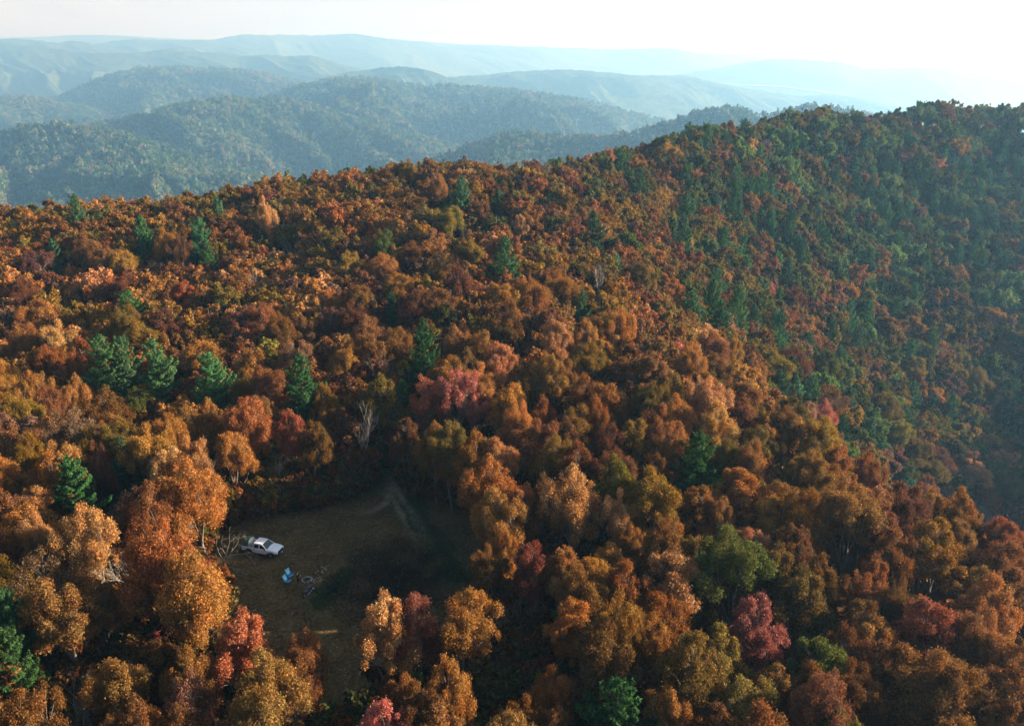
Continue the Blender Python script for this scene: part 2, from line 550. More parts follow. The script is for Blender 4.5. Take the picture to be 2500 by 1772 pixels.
def tree_joined(kind, seed, **kw):
    (TV, TF), (V, F, lv, cv) = (pine if kind == 'pine' else broadleaf)(seed, **kw)
    n = len(TV)
    return mesh_np('tree', np.concatenate([TV, V]), np.concatenate([TF, F + n]), [M_BARK_DARK if kind == 'pine' else M_BARK, M_NEEDLE if kind == 'pine' else M_LEAF],
                   np.concatenate([np.zeros(len(TF)), np.ones(len(F))]),
                   attrs={'leaf_var': ('FLOAT', np.concatenate([np.zeros(n), lv])), 'clump_var': ('FLOAT', np.concatenate([np.zeros(n), cv]))})

NEAR_B = []
for i in range(9):
    r_ = [4.3, 4.0, 4.7, 3.6, 4.4, 4.9, 3.9, 4.2, 3.4][i]
    NEAR_B.append(tree_meshes('b', 100 + i, n_leaf=int(2.3 * [26000, 24000, 28000, 20000, 22000, 30000, 17000, 25000, 18000][i]), leaf=.092, rad=r_,
                              H=[14.5, 15.5, 13.5, 15, 14, 14.5, 15.5, 13, 16][i], n_clump=[100, 115, 120, 85, 95, 130, 84, 105, 85][i],
                              lobes=[6, 7, 7, 5, 6, 8, 6, 6, 5][i], sparse=[.08, .15, .05, .2, .18, .1, .32, .1, .2][i], base=[.33, .31, .35, .28, .32, .35, .3, .36, .27][i]))
SPARSE_B = [tree_meshes('b', 150 + i, n_leaf=14000, leaf=.095, rad=4.1, H=14, n_clump=90, lobes=6, sparse=.45) for i in range(2)]
NEAR_P = [tree_meshes('pine', 200 + i, n_tuft=[24000, 22000, 26000, 18000][i], rad=[4.9, 4.4, 5.4, 4.0][i], H=[16.5, 17.5, 15.5, 17][i], tuft=.2) for i in range(4)]
MID_B = [tree_joined('b', 300 + i, n_leaf=9000, leaf=.22, rad=[4.3, 3.9, 4.7, 3.7, 4.2, 4.5][i], H=[14, 15, 13.5, 15, 14.5, 13.5][i], n_clump=[60, 55, 70, 50, 60, 65][i],
                     lobes=[6, 5, 7, 5, 6, 7][i], sparse=[0, .1, 0, .15, .3, 0][i], n_side=3) for i in range(6)]
MID_B += [tree_joined('pine', 320 + i, n_tuft=5000, rad=[3.6, 3.1][i], H=16.5, tuft=.36, n_side=3) for i in range(2)]
FAR_T = [tree_joined('b', 400 + i, n_leaf=420, leaf=.95, rad=[5.2, 4.8, 5.6][i], H=13, n_clump=22, lobes=5, n_side=3) for i in range(3)]
FAR_T += [tree_joined('pine', 420, n_tuft=400, rad=3.4, H=16, tuft=1.0, n_side=3, step=1.6)]

# ------------------------------------------------------------------ ground
CLEAR = [(545, 1172), (640, 1150), (740, 1130), (830, 1112), (843, 1062), (868, 1055), (925, 1130), (1005, 1180), (1050, 1230), (1075, 1285), (1030, 1312),
         (985, 1345), (940, 1362), (890, 1340), (850, 1385), (832, 1440), (815, 1530), (790, 1620), (728, 1620), (712, 1520), (690, 1450), (640, 1445), (575, 1400), (550, 1340), (520, 1290), (470, 1262), (500, 1200)]
CLEAR = [(x * 1.0912, y * 1.0912) for x, y in CLEAR]
def in_poly(u, v, poly):
    c = False; j = len(poly) - 1
    for i in range(len(poly)):
        xi, yi = poly[i]; xj, yj = poly[j]
        if (yi > v) != (yj > v) and u < (xj - xi) * (v - yi) / (yj - yi) + xi: c = not c
        j = i
    return c

def seg_dist(X, Y, pts):
    d = np.full(X.shape, 1e9)
    for (x0, y0), (x1, y1) in zip(pts, pts[1:]):
        l2 = (x1 - x0) ** 2 + (y1 - y0) ** 2
        t = np.clip(((X - x0) * (x1 - x0) + (Y - y0) * (y1 - y0)) / l2, 0, 1)
        d = np.minimum(d, np.hypot(X - x0 - t * (x1 - x0), Y - y0 - t * (y1 - y0)))
    return d

def gpx(pts):
    return [tuple(gp(u * 1.0912, v * 1.0912)[:2]) for u, v in pts]
TR_A = gpx([(870, 1010), (862, 1050), (868, 1080), (872, 1100), (862, 1125), (835, 1142), (790, 1150)])
TR_A2 = gpx([(852, 1050), (850, 1090), (846, 1115), (825, 1135)])
TR_B = gpx([(868, 1050), (885, 1095), (905, 1125), (925, 1150), (950, 1195), (975, 1235)])
TR_C = gpx([(862, 1060), (876, 1105), (893, 1140), (912, 1175), (935, 1225)])
GREEN = gpx([(915, 1130), (950, 1180), (985, 1235), (1020, 1290)])
GREEN2 = gpx([(770, 1290), (745, 1320), (725, 1345)])
DARK_C = gpx([(875, 1290), (840, 1350), (920, 1330), (880, 1240)])

def lin(a, b, n): return list(np.linspace(a, b, n, endpoint=False))
xs = np.array(lin(-700, -120, 30) + lin(-120, -50, 28) + lin(-50, 14, 170) + lin(14, 160, 60) + lin(160, 900, 40) + [900])
ys = np.array(lin(-160, 40, 30) + lin(40, 122, 210) + lin(122, 480, 110) + lin(480, 1000, 30) + [1000])
GX, GY = np.meshgrid(xs, ys, indexing='ij')
GZ = ground(GX, GY)
n1 = fbm(GX / 3.1, GY / 3.1, 4); n2 = fbm(GX / 9, GY / 9, 3)
GZ += np.where(np.hypot(GX + 20, GY - 85) < 60, n1 * .04, 0)
track = np.zeros(GX.shape)
for pts, w, s in ((TR_A, .55, .9), (TR_A2, .4, .9), (TR_B, .5, .9), (TR_C, .4, .75)):
    d = seg_dist(GX, GY, pts) + n1 * .35
    if pts is TR_A or pts is TR_A2: s = s * np.clip((GX - pts[-1][0]) / 5.0, 0, 1)
    else: s = s * np.clip((GY - pts[-1][1]) / 9.0, 0, 1)
    track = np.maximum(track, s * np.clip(1.6 - d / w, 0, 1))
track *= np.clip((118 - GY) / 4, 0, 1) * (.75 + .35 * fbm(GX / .9, GY / .9, 2))
track = np.clip(track, 0, 1)
green = np.clip(1.25 - (seg_dist(GX, GY, GREEN) + n2 * 1.6 + n1 * .6) / 2.4, 0, 1)
green = np.maximum(green, .9 * np.clip(1.25 - (seg_dist(GX, GY, GREEN2) + n2 * 1.2 + n1 * .5) / 2.0, 0, 1))
ccx = sum(p[0] for p in DARK_C) / 4; ccy = sum(p[1] for p in DARK_C) / 4
dark = np.clip(1.25 - 1.0 * (np.hypot((GX - ccx) / 7.5, (GY - ccy) / 8.5) + n2 * .35 + n1 * .12), 0, 1)  # darker oval in the ground colour, soft ragged edge
wood = np.zeros(GX.shape)      # leaf litter under the trees
cl_d = np.hypot((GX + 19) / 24, (GY - 84) / 26) + n2 * .1
wood = np.clip((cl_d - .9) * 3, 0, 1)
nx_, ny_ = GX.shape
idx = np.arange(nx_ * ny_).reshape(nx_, ny_)
F = np.stack([idx[:-1, :-1], idx[1:, :-1], idx[1:, 1:], idx[:-1, 1:]], -1).reshape(-1, 4)
V = np.stack([GX, GY, GZ], -1).reshape(-1, 3)

m, t, b = new_mat('forest_floor_and_meadow'); M_GROUND = m
b.inputs['Roughness'].default_value = 1.0; b.inputs['Specular IOR Level'].default_value = .1
tc = t.nodes.new('ShaderNodeNewGeometry')
def nz(scale, detail=6, rough=.6):
    n = t.nodes.new('ShaderNodeTexNoise'); n.inputs['Scale'].default_value = scale; n.inputs['Detail'].default_value = detail; n.inputs['Roughness'].default_value = rough
    t.links.new(tc.outputs['Position'], n.inputs['Vector']); return n
def ramp(src, stops):
    r = t.nodes.new('ShaderNodeValToRGB'); e = r.color_ramp.elements
    while len(e) < len(stops): e.new(.5)
    for k, (p, c) in enumerate(stops): e[k].position = p; e[k].color = (*c, 1)
    t.links.new(src, r.inputs[0]); return r
def mixc(f, a, bb):
    x = t.nodes.new('ShaderNodeMix'); x.data_type = 'RGBA'
    t.links.new(f, x.inputs['Factor']); t.links.new(a, x.inputs['A'])
    if isinstance(bb, tuple): x.inputs['B'].default_value = (*bb, 1)
    else: t.links.new(bb, x.inputs['B'])
    return x.outputs['Result']
def att(n):
    a = t.nodes.new('ShaderNodeAttribute'); a.attribute_name = n; return a.outputs['Fac']
nA = nz(.35); nB = nz(2.2); nC = nz(7, 8, .75)
grass = ramp(nB.outputs[0], [(.32, (.030, .018, .006)), (.5, (.090, .056, .018)), (.66, (.20, .13, .052))])
grass2 = ramp(nA.outputs[0], [(.38, (.036, .017, .006)), (.62, (.12, .082, .032))])
col = mixc(nC.outputs[0], grass.outputs[0], grass2.outputs[0])
litter = ramp(nC.outputs[0], [(.3, (.03, .016, .008)), (.55, (.07, .03, .01)), (.8, (.14, .055, .016))])
col = mixc(att('wood'), col, litter.outputs[0])
gr = ramp(nB.outputs[0], [(.3, (.012, .03, .006)), (.7, (.03, .06, .012))])
col = mixc(att('green'), col, gr.outputs[0])
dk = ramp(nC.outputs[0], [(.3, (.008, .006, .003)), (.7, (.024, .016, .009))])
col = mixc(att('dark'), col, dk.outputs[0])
trk = ramp(nB.outputs[0], [(.3, (.24, .175, .115)), (.7, (.42, .33, .235))])
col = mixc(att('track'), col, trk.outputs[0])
t.links.new(col, b.inputs['Base Color'])
bp = t.nodes.new('ShaderNodeBump'); bp.inputs['Strength'].default_value = .8; bp.inputs['Distance'].default_value = .12
t.links.new(nC.outputs[0], bp.inputs['Height']); t.links.new(bp.outputs[0], b.inputs['Normal'])

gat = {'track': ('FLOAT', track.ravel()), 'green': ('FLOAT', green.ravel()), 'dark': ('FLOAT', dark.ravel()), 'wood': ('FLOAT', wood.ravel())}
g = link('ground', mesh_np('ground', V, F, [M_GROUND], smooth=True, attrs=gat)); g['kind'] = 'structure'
tf = track[:-1, :-1].ravel() > .12
Vt = V.copy(); Vt[:, 2] += .006
used = np.unique(F[tf]); remap = np.full(len(V), -1); remap[used] = np.arange(len(used))
g = link('dirt_track', mesh_np('dirt_track', Vt[used], remap[F[tf]], [M_GROUND], smooth=True, attrs={k: (a, np.asarray(c)[used]) for k, (a, c) in gat.items()})); g['kind'] = 'structure'

# ------------------------------------------------------------------ far mountains
def zx3(p): return [(x / 1.8328, y / 1.8328) for x, y in p]
def zx4(p): return [(1250 + x / 1.8328, y / 1.8328) for x, y in p]
A_ = zx3([(-500, 640), (-200, 600), (0, 588), (150, 553), (280, 549), (400, 560), (520, 590), (700, 640), (1000, 740), (1300, 800), (1800, 900)])
B_ = zx3([(-300, 700), (200, 640), (400, 566), (490, 540), (600, 517), (700, 490), (850, 455), (1000, 437), (1150, 446), (1280, 440), (1400, 470), (1700, 560), (2000, 640), (2300, 740)])
C_ = zx3([(700, 560), (1000, 470), (1200, 425), (1350, 378), (1500, 350), (1570, 343), (1700, 350), (1800, 372), (1880, 380), (2000, 378), (2150, 390)]) + zx4([(0, 400), (300, 440), (520, 500), (800, 560), (1100, 640)])
E_ = zx3([(1500, 850), (1800, 770), (1950, 705), (2100, 650), (2250, 600)]) + zx4([(60, 588), (150, 600), (260, 612), (400, 616), (520, 598), (620, 570), (750, 530), (860, 498), (950, 480), (1040, 488), (1110, 512), (1160, 514), (1220, 487), (1350, 475), (1450, 488), (1540, 505), (1800, 540), (2500, 600)])
F_ = zx3([(-400, 480), (-100, 440), (60, 430), (130, 432), (300, 462), (400, 480), (520, 520), (700, 580), (900, 640)])
G_ = zx3([(-200, 560), (100, 490), (260, 445), (350, 405), (430, 368), (530, 335), (650, 315), (800, 313), (1000, 320), (1120, 328), (1200, 345), (1330, 372), (1500, 420), (1800, 480)])
K_ = zx3([(1200, 420), (1400, 350), (1600, 318), (1700, 305), (1800, 297), (1900, 310), (2020, 352), (2150, 380), (2300, 400)])
L_ = zx3([(1700, 420), (1900, 370), (2000, 345), (2150, 338)]) + zx4([(0, 322), (130, 315), (250, 311), (400, 322), (550, 339), (680, 336), (780, 338), (900, 368), (1100, 405), (1300, 432), (1430, 420), (1550, 440), (1700, 478), (2500, 520)])
H_ = zx3([(-600, 200), (-100, 200), (0, 190), (100, 200), (200, 212), (330, 235), (450, 240), (650, 236), (700, 224), (780, 216), (850, 228), (960, 235), (1080, 252), (1200, 244), (1300, 256), (1380, 245), (1450, 262), (1560, 300), (1800, 340), (2200, 400)])
H2 = zx3([(-800, 170), (-200, 185), (0, 178), (80, 173), (170, 180), (240, 196), (340, 180), (430, 205), (560, 228), (800, 260), (1300, 300)])
I_ = zx3([(0, 260), (300, 220), (500, 186), (600, 173), (660, 180), (750, 181), (900, 180), (960, 200), (1050, 208), (1150, 225), (1250, 248), (1500, 280)])
J_ = zx3([(600, 230), (850, 190), (960, 176), (1080, 154), (1180, 158), (1300, 158), (1450, 160), (1580, 150), (1680, 166), (1800, 185), (1900, 190), (2000, 215), (2150, 240)]) + zx4([(0, 258), (300, 290), (800, 330)])
M_ = zx3([(1500, 240), (1900, 205), (2150, 200)]) + zx4([(0, 208), (200, 213), (300, 218), (450, 222), (640, 216), (740, 220), (820, 235), (900, 252), (1000, 275), (1300, 320)])
N_ = zx4([(700, 340), (950, 300), (1050, 280), (1150, 267), (1250, 266), (1350, 271), (1480, 279), (1560, 303), (1700, 308), (1850, 303), (2000, 312), (2100, 320), (2290, 330), (2700, 340)])
O_ = zx3([(-500, 190), (200, 165), (400, 155), (900, 180), (1500, 158)]) + zx4([(0, 215), (700, 238), (900, 240), (1150, 243), (1400, 262), (1700, 275), (2290, 290), (2700, 300)])
# name, crest line, distance, front depth, slope, spur amplitude, spur size, columns, rows
RIDGES = [('hill', A_, 2300, 1200, .27, 95, 330, 380, 130, 1), ('hill', B_, 3000, 1500, .25, 135, 400, 420, 150, 1), ('hill', C_, 4000, 1700, .22, 170, 520, 420, 150, 1),
          ('hill', E_, 2000, 900, .28, 90, 360, 380, 100, 1), ('hill', F_, 4300, 1200, .24, 130, 560, 200, 90, 1), ('hill', G_, 5200, 1200, .26, 110, 560, 320, 120, 2),
          ('hill', K_, 5900, 1000, .3, 60, 700, 220, 70, 0), ('hill', L_, 6700, 1200, .22, 110, 800, 300, 120, 0), ('mountain', H_, 7800, 1900, .25, 90, 900, 320, 110, 0),
          ('mountain', H2, 9000, 700, .3, 50, 900, 220, 60, 0), ('mountain', N_, 9800, 1200, .22, 80, 900, 240, 80, 0), ('mountain', I_, 10200, 700, .3, 50, 900, 220, 60, 0),
          ('mountain', J_, 12000, 900, .3, 70, 1000, 260, 70, 0), ('mountain', M_, 13000, 600, .3, 50, 900, 220, 60, 0), ('mountain', O_, 14200, 800, .3, 50, 900, 240, 40, 0)]

m, t, b = new_mat('wooded_hillside'); M_HILL = m
b.inputs['Roughness'].default_value = 1.0; b.inputs['Specular IOR Level'].default_value = 0
tc = t.nodes.new('ShaderNodeNewGeometry')
nA = nz(.02, 8, .75); nB = nz(.0035, 5)
c1 = ramp(nA.outputs[0], [(.3, (.012, .030, .018)), (.5, (.040, .072, .038)), (.7, (.10, .14, .075))])
c2 = ramp(nB.outputs[0], [(.4, (.05, .055, .02)), (.6, (.08, .06, .03))])
col = mixc(nB.outputs[0], c1.outputs[0], c2.outputs[0])
x = t.nodes.new('ShaderNodeMix'); x.data_type = 'RGBA'; x.inputs['Factor'].default_value = .3
t.links.new(c1.outputs[0], x.inputs['A']); t.links.new(col, x.inputs['B'])
t.links.new(x.outputs['Result'], b.inputs['Base Color'])
bp = t.nodes.new('ShaderNodeBump'); bp.inputs['Strength'].default_value = 1.0; bp.inputs['Distance'].default_value = 22.0
t.links.new(nA.outputs[0], bp.inputs['Height']); t.links.new(bp.outputs[0], b.inputs['Normal'])

FLOOR = -560.0
forest_pts = []
LAB = iter(range(99))
for ri, (nm, prof, D, depth, slope, amp, wl, nc, nr, woods) in enumerate(RIDGES):
    pu = np.array([p[0] for p in prof]); pv = np.array([p[1] for p in prof])
    u = np.linspace(pu[0], pu[-1], nc)
    v = np.interp(u, pu, pv)
    v = np.convolve(np.pad(v, 4, mode='edge'), np.ones(9) / 9, mode='valid') if nc > 100 else v
    px = D / FPX
    s = np.concatenate([-np.linspace(1, .05, nr // 4) ** 1.4 * depth * .5, np.linspace(0, 1, nr - nr // 4) ** 1.25 * depth])   # s > 0 towards the viewer
    U, S = np.meshgrid(u, s, indexing='ij')
    Vv = np.repeat(v[:, None], len(s), 1)
    X0, Y0_, Z0 = at(U, Vv, D + fbm(U / 500, U * 0 + ri * 9, 2) * D * .05)
    k = (Y0_ - S) / Y0_
    X = X0 * k; Y = Y0_ - S
    a = np.clip(np.abs(S) / (depth * .35), 0, 1)
    # spurs run down towards the viewer and to the right
    wx = X - S * .9 + fbm(X / wl * .8, Y / wl * .8, 2) * wl * .35; wy = Y * .55
    rd = ridged(wx / wl, wy / wl * .55 + ri * 3.3, 4) - .62
    drop = np.where(S > 0, slope * S * (1 - .3 * a) + .12 * S * (S / depth), slope * 1.2 * -S)
    rim = 1 - np.exp(-(S / (depth * .06)) ** 2)
    Z = Z0 - drop + amp * a * rd * 2.4 + amp * .1 * fbm(X / wl * 4, Y / wl * 4, 3) * rim + px * 1.5 * fbm(X / (px * 18), Y / (px * 18), 2) * (1 - a) 
    Z -= 8 if woods == 1 else 0
    Z = np.where(S > 0, np.minimum(Z, Z0 - S * .02), Z)
    Z = np.maximum(Z, FLOOR - 20)
    Z[:, -1] = FLOOR - 12; Z[:, 0] = FLOOR - 12
    if D > 5500: Z[:, -2] = np.minimum(Z[:, -2], Z[:, -3] - 60)
    ix = np.arange(X.size).reshape(X.shape)
    Fh = np.stack([ix[:-1, :-1], ix[:-1, 1:], ix[1:, 1:], ix[1:, :-1]], -1).reshape(-1, 4)
    Vh = np.stack([X, Y, Z], -1).reshape(-1, 3)
    h = link(nm, mesh_np(nm, Vh, Fh, [M_HILL], smooth=True)); h['kind'] = 'structure'
    if woods:
        P4 = Vh[Fh]                                     # faces, 4, 3
        e1 = P4[:, 1] - P4[:, 0]; e2 = P4[:, 3] - P4[:, 0]
        ar = np.linalg.norm(np.cross(e1, e2), axis=1)
        uu, vv, _ = proj(P4[:, 0, 0], P4[:, 0, 1], P4[:, 0, 2])
        see = (uu > -60) & (uu < 2560) & (vv < 560)
        # rough: only what stands above the near ridge in the picture
        skyv = np.interp(uu, [p[0] for p in SKY_LINE], [p[1] for p in SKY_LINE])
        see &= vv < skyv + 30
        ar = ar * see
        dens = {1: 1 / 150.0, 2: 1 / 330.0}[woods]
        n = min(int(ar.sum() * dens), 26000)
        fi = rng.choice(len(ar), n, p=ar / ar.sum())
        r1 = rng.uniform(size=(n, 1)); r2 = rng.uniform(size=(n, 1))
        forest_pts.append((P4[fi, 0] + e1[fi] * r1 + e2[fi] * r2, np.full(n, 1.25 if woods == 1 else 1.9)))

g = link('valley_floor', mesh_np('valley_floor', [(-21500, 300, FLOOR), (21500, 300, FLOOR), (21500, 16500, FLOOR), (-21500, 16500, FLOOR)], [(0, 1, 2, 3)], [M_HILL])); g['kind'] = 'structure'

# ---- geometry node instancing for the woods nobody could count
def gn_scatter(name, pts, rot, scl, var, color, protos):
    me = bpy.data.meshes.new(name)
    me.vertices.add(len(pts)); me.vertices.foreach_set('co', np.asarray(pts, np.float32).ravel())
    for an, ty, arr in (('rot_z', 'FLOAT', rot), ('size', 'FLOAT', scl), ('variant', 'INT', var), ('leaf_color', 'FLOAT_VECTOR', color)):
        a = me.attributes.new(an, ty, 'POINT')
        a.data.foreach_set('vector' if ty == 'FLOAT_VECTOR' else 'value', np.asarray(arr, np.int32 if ty == 'INT' else np.float32).ravel())
    col = bpy.data.collections.new(name + '_trees')
    for k, pm in enumerate(protos):
        o = bpy.data.objects.new('%s_tree_%02d' % (name, k), pm); col.objects.link(o)
    ng = bpy.data.node_groups.new(name, 'GeometryNodeTree')
    ng.interface.new_socket('Geometry', in_out='INPUT', socket_type='NodeSocketGeometry')
    ng.interface.new_socket('Geometry', in_out='OUTPUT', socket_type='NodeSocketGeometry')
    N = ng.nodes; Lk = ng.links
    gi = N.new('NodeGroupInput'); go = N.new('NodeGroupOutput')
    ci = N.new('GeometryNodeCollectionInfo'); ci.inputs['Collection'].default_value = col
    ci.inputs['Separate Children'].default_value = True; ci.inputs['Reset Children'].default_value = True
    ip = N.new('GeometryNodeInstanceOnPoints'); ip.inputs['Pick Instance'].default_value = True
    def na(n, ty):
        x = N.new('GeometryNodeInputNamedAttribute'); x.data_type = ty; x.inputs['Name'].default_value = n; return x.outputs['Attribute']
    cx = N.new('ShaderNodeCombineXYZ'); Lk.new(na('rot_z', 'FLOAT'), cx.inputs['Z'])
    e2r = N.new('FunctionNodeEulerToRotation'); Lk.new(cx.outputs[0], e2r.inputs[0])
    Lk.new(gi.outputs[0], ip.inputs['Points']); Lk.new(ci.outputs[0], ip.inputs['Instance'])
    Lk.new(na('variant', 'INT'), ip.inputs['Instance Index']); Lk.new(e2r.outputs[0], ip.inputs['Rotation']); Lk.new(na('size', 'FLOAT'), ip.inputs['Scale'])
    Lk.new(ip.outputs[0], go.inputs[0])
    o = link(name, me); o['kind'] = 'stuff'
    md = o.modifiers.new('scatter', 'NODES'); md.node_group = ng
    return o

# pale cuts in the near hill: no trees there
CUTS = [(350, 281, 24, 5), (385, 305, 14, 4), (573, 384, 12, 8)]
P = np.concatenate([a for a, _ in forest_pts]); sz = np.concatenate([b_ for _, b_ in forest_pts])
uu, vv, _ = proj(P[:, 0], P[:, 1], P[:, 2])
ok = np.ones(len(P), bool)
for cu, cv_, ru, rv in CUTS:
    ok &= ((uu - cu) / ru) ** 2 + ((vv - cv_) / rv) ** 2 > 1
P = P[ok]; sz = sz[ok]; n = len(P)
FP = np.array([(.050, .115, .060), (.075, .14, .070), (.12, .17, .090), (.18, .20, .12), (.16, .14, .09), (.030, .085, .048)])
cn = fbm(P[:, 0] / 260, P[:, 1] / 260, 3)
ci = np.clip((cn * 2.2 + 2.2 + rng.normal(0, 1.3, n)).astype(int), 0, 5)
fo = gn_scatter('hillside_forest', P - [0, 0, 2.5], rng.uniform(0, 6.28, n), sz * rng.uniform(.75, 1.35, n), np.where(rng.uniform(size=n) < .12, 3, rng.integers(0, 3, n)),
                FP[ci] * rng.uniform(.75, 1.3, (n, 1)), FAR_T)
fo['label'] = 'green and tan wood covering the blue hills behind the ridge'; fo['category'] = 'forest'

# ------------------------------------------------------------------ forest of the near ridges
PAL = {'copper': ((.168, .086, .028), 'copper-brown'), 'orange': ((.252, .121, .033), 'bright orange'), 'amber': ((.205, .125, .022), 'golden amber'),
       'olivegold': ((.130, .100, .022), 'olive-gold'), 'olive': ((.070, .084, .022), 'olive green'), 'green': ((.092, .150, .046), 'mid green'), 'peach': ((.34, .185, .072), 'pale peach'),
       'red': ((.310, .110, .075), 'rosy red'), 'mauve': ((.135, .078, .046), 'brown-pink'), 'brown': ((.120, .060, .026), 'dark russet')}
def region_weights(u, v, x, y):
    hill = (x > 45 and y > 175) or y > 330 or (x > 20 and y > 262)
    if hill: return dict(olivegold=3.2, olive=3.6 if u > 1500 else 2, copper=1.6, mauve=1.2, brown=1.2, amber=.8, orange=.35, peach=.25, red=.08), .05 if v < 340 else .24 if (v < 640 and u > 1650) else (.12 if u > 1650 else .03)
    if v < 560: return dict(olivegold=2.6, amber=2.2, copper=2.8, orange=2.2, brown=1.0, olive=.7, peach=.2, red=.04), .008
    if v < 800: return dict(copper=3.4, orange=3, amber=1.6, olivegold=1.6, brown=1.1, olive=.35, mauve=.4, peach=.35, red=.06), .008
    if u > 1400: return dict(copper=4.0, orange=3.8, olivegold=1.3, amber=.8, olive=.15, brown=.9, peach=.5, red=.05), 0
    return dict(copper=4.2, orange=4.0, brown=1.2, olivegold=.8, amber=.6, olive=.05, peach=.3, red=.05, mauve=.3), 0

def pal_green(u, v):
    return random.random() < min(.88, max(0, (u - 1400) / 800)) * min(1, max(.25, (1000 - v) / 450))

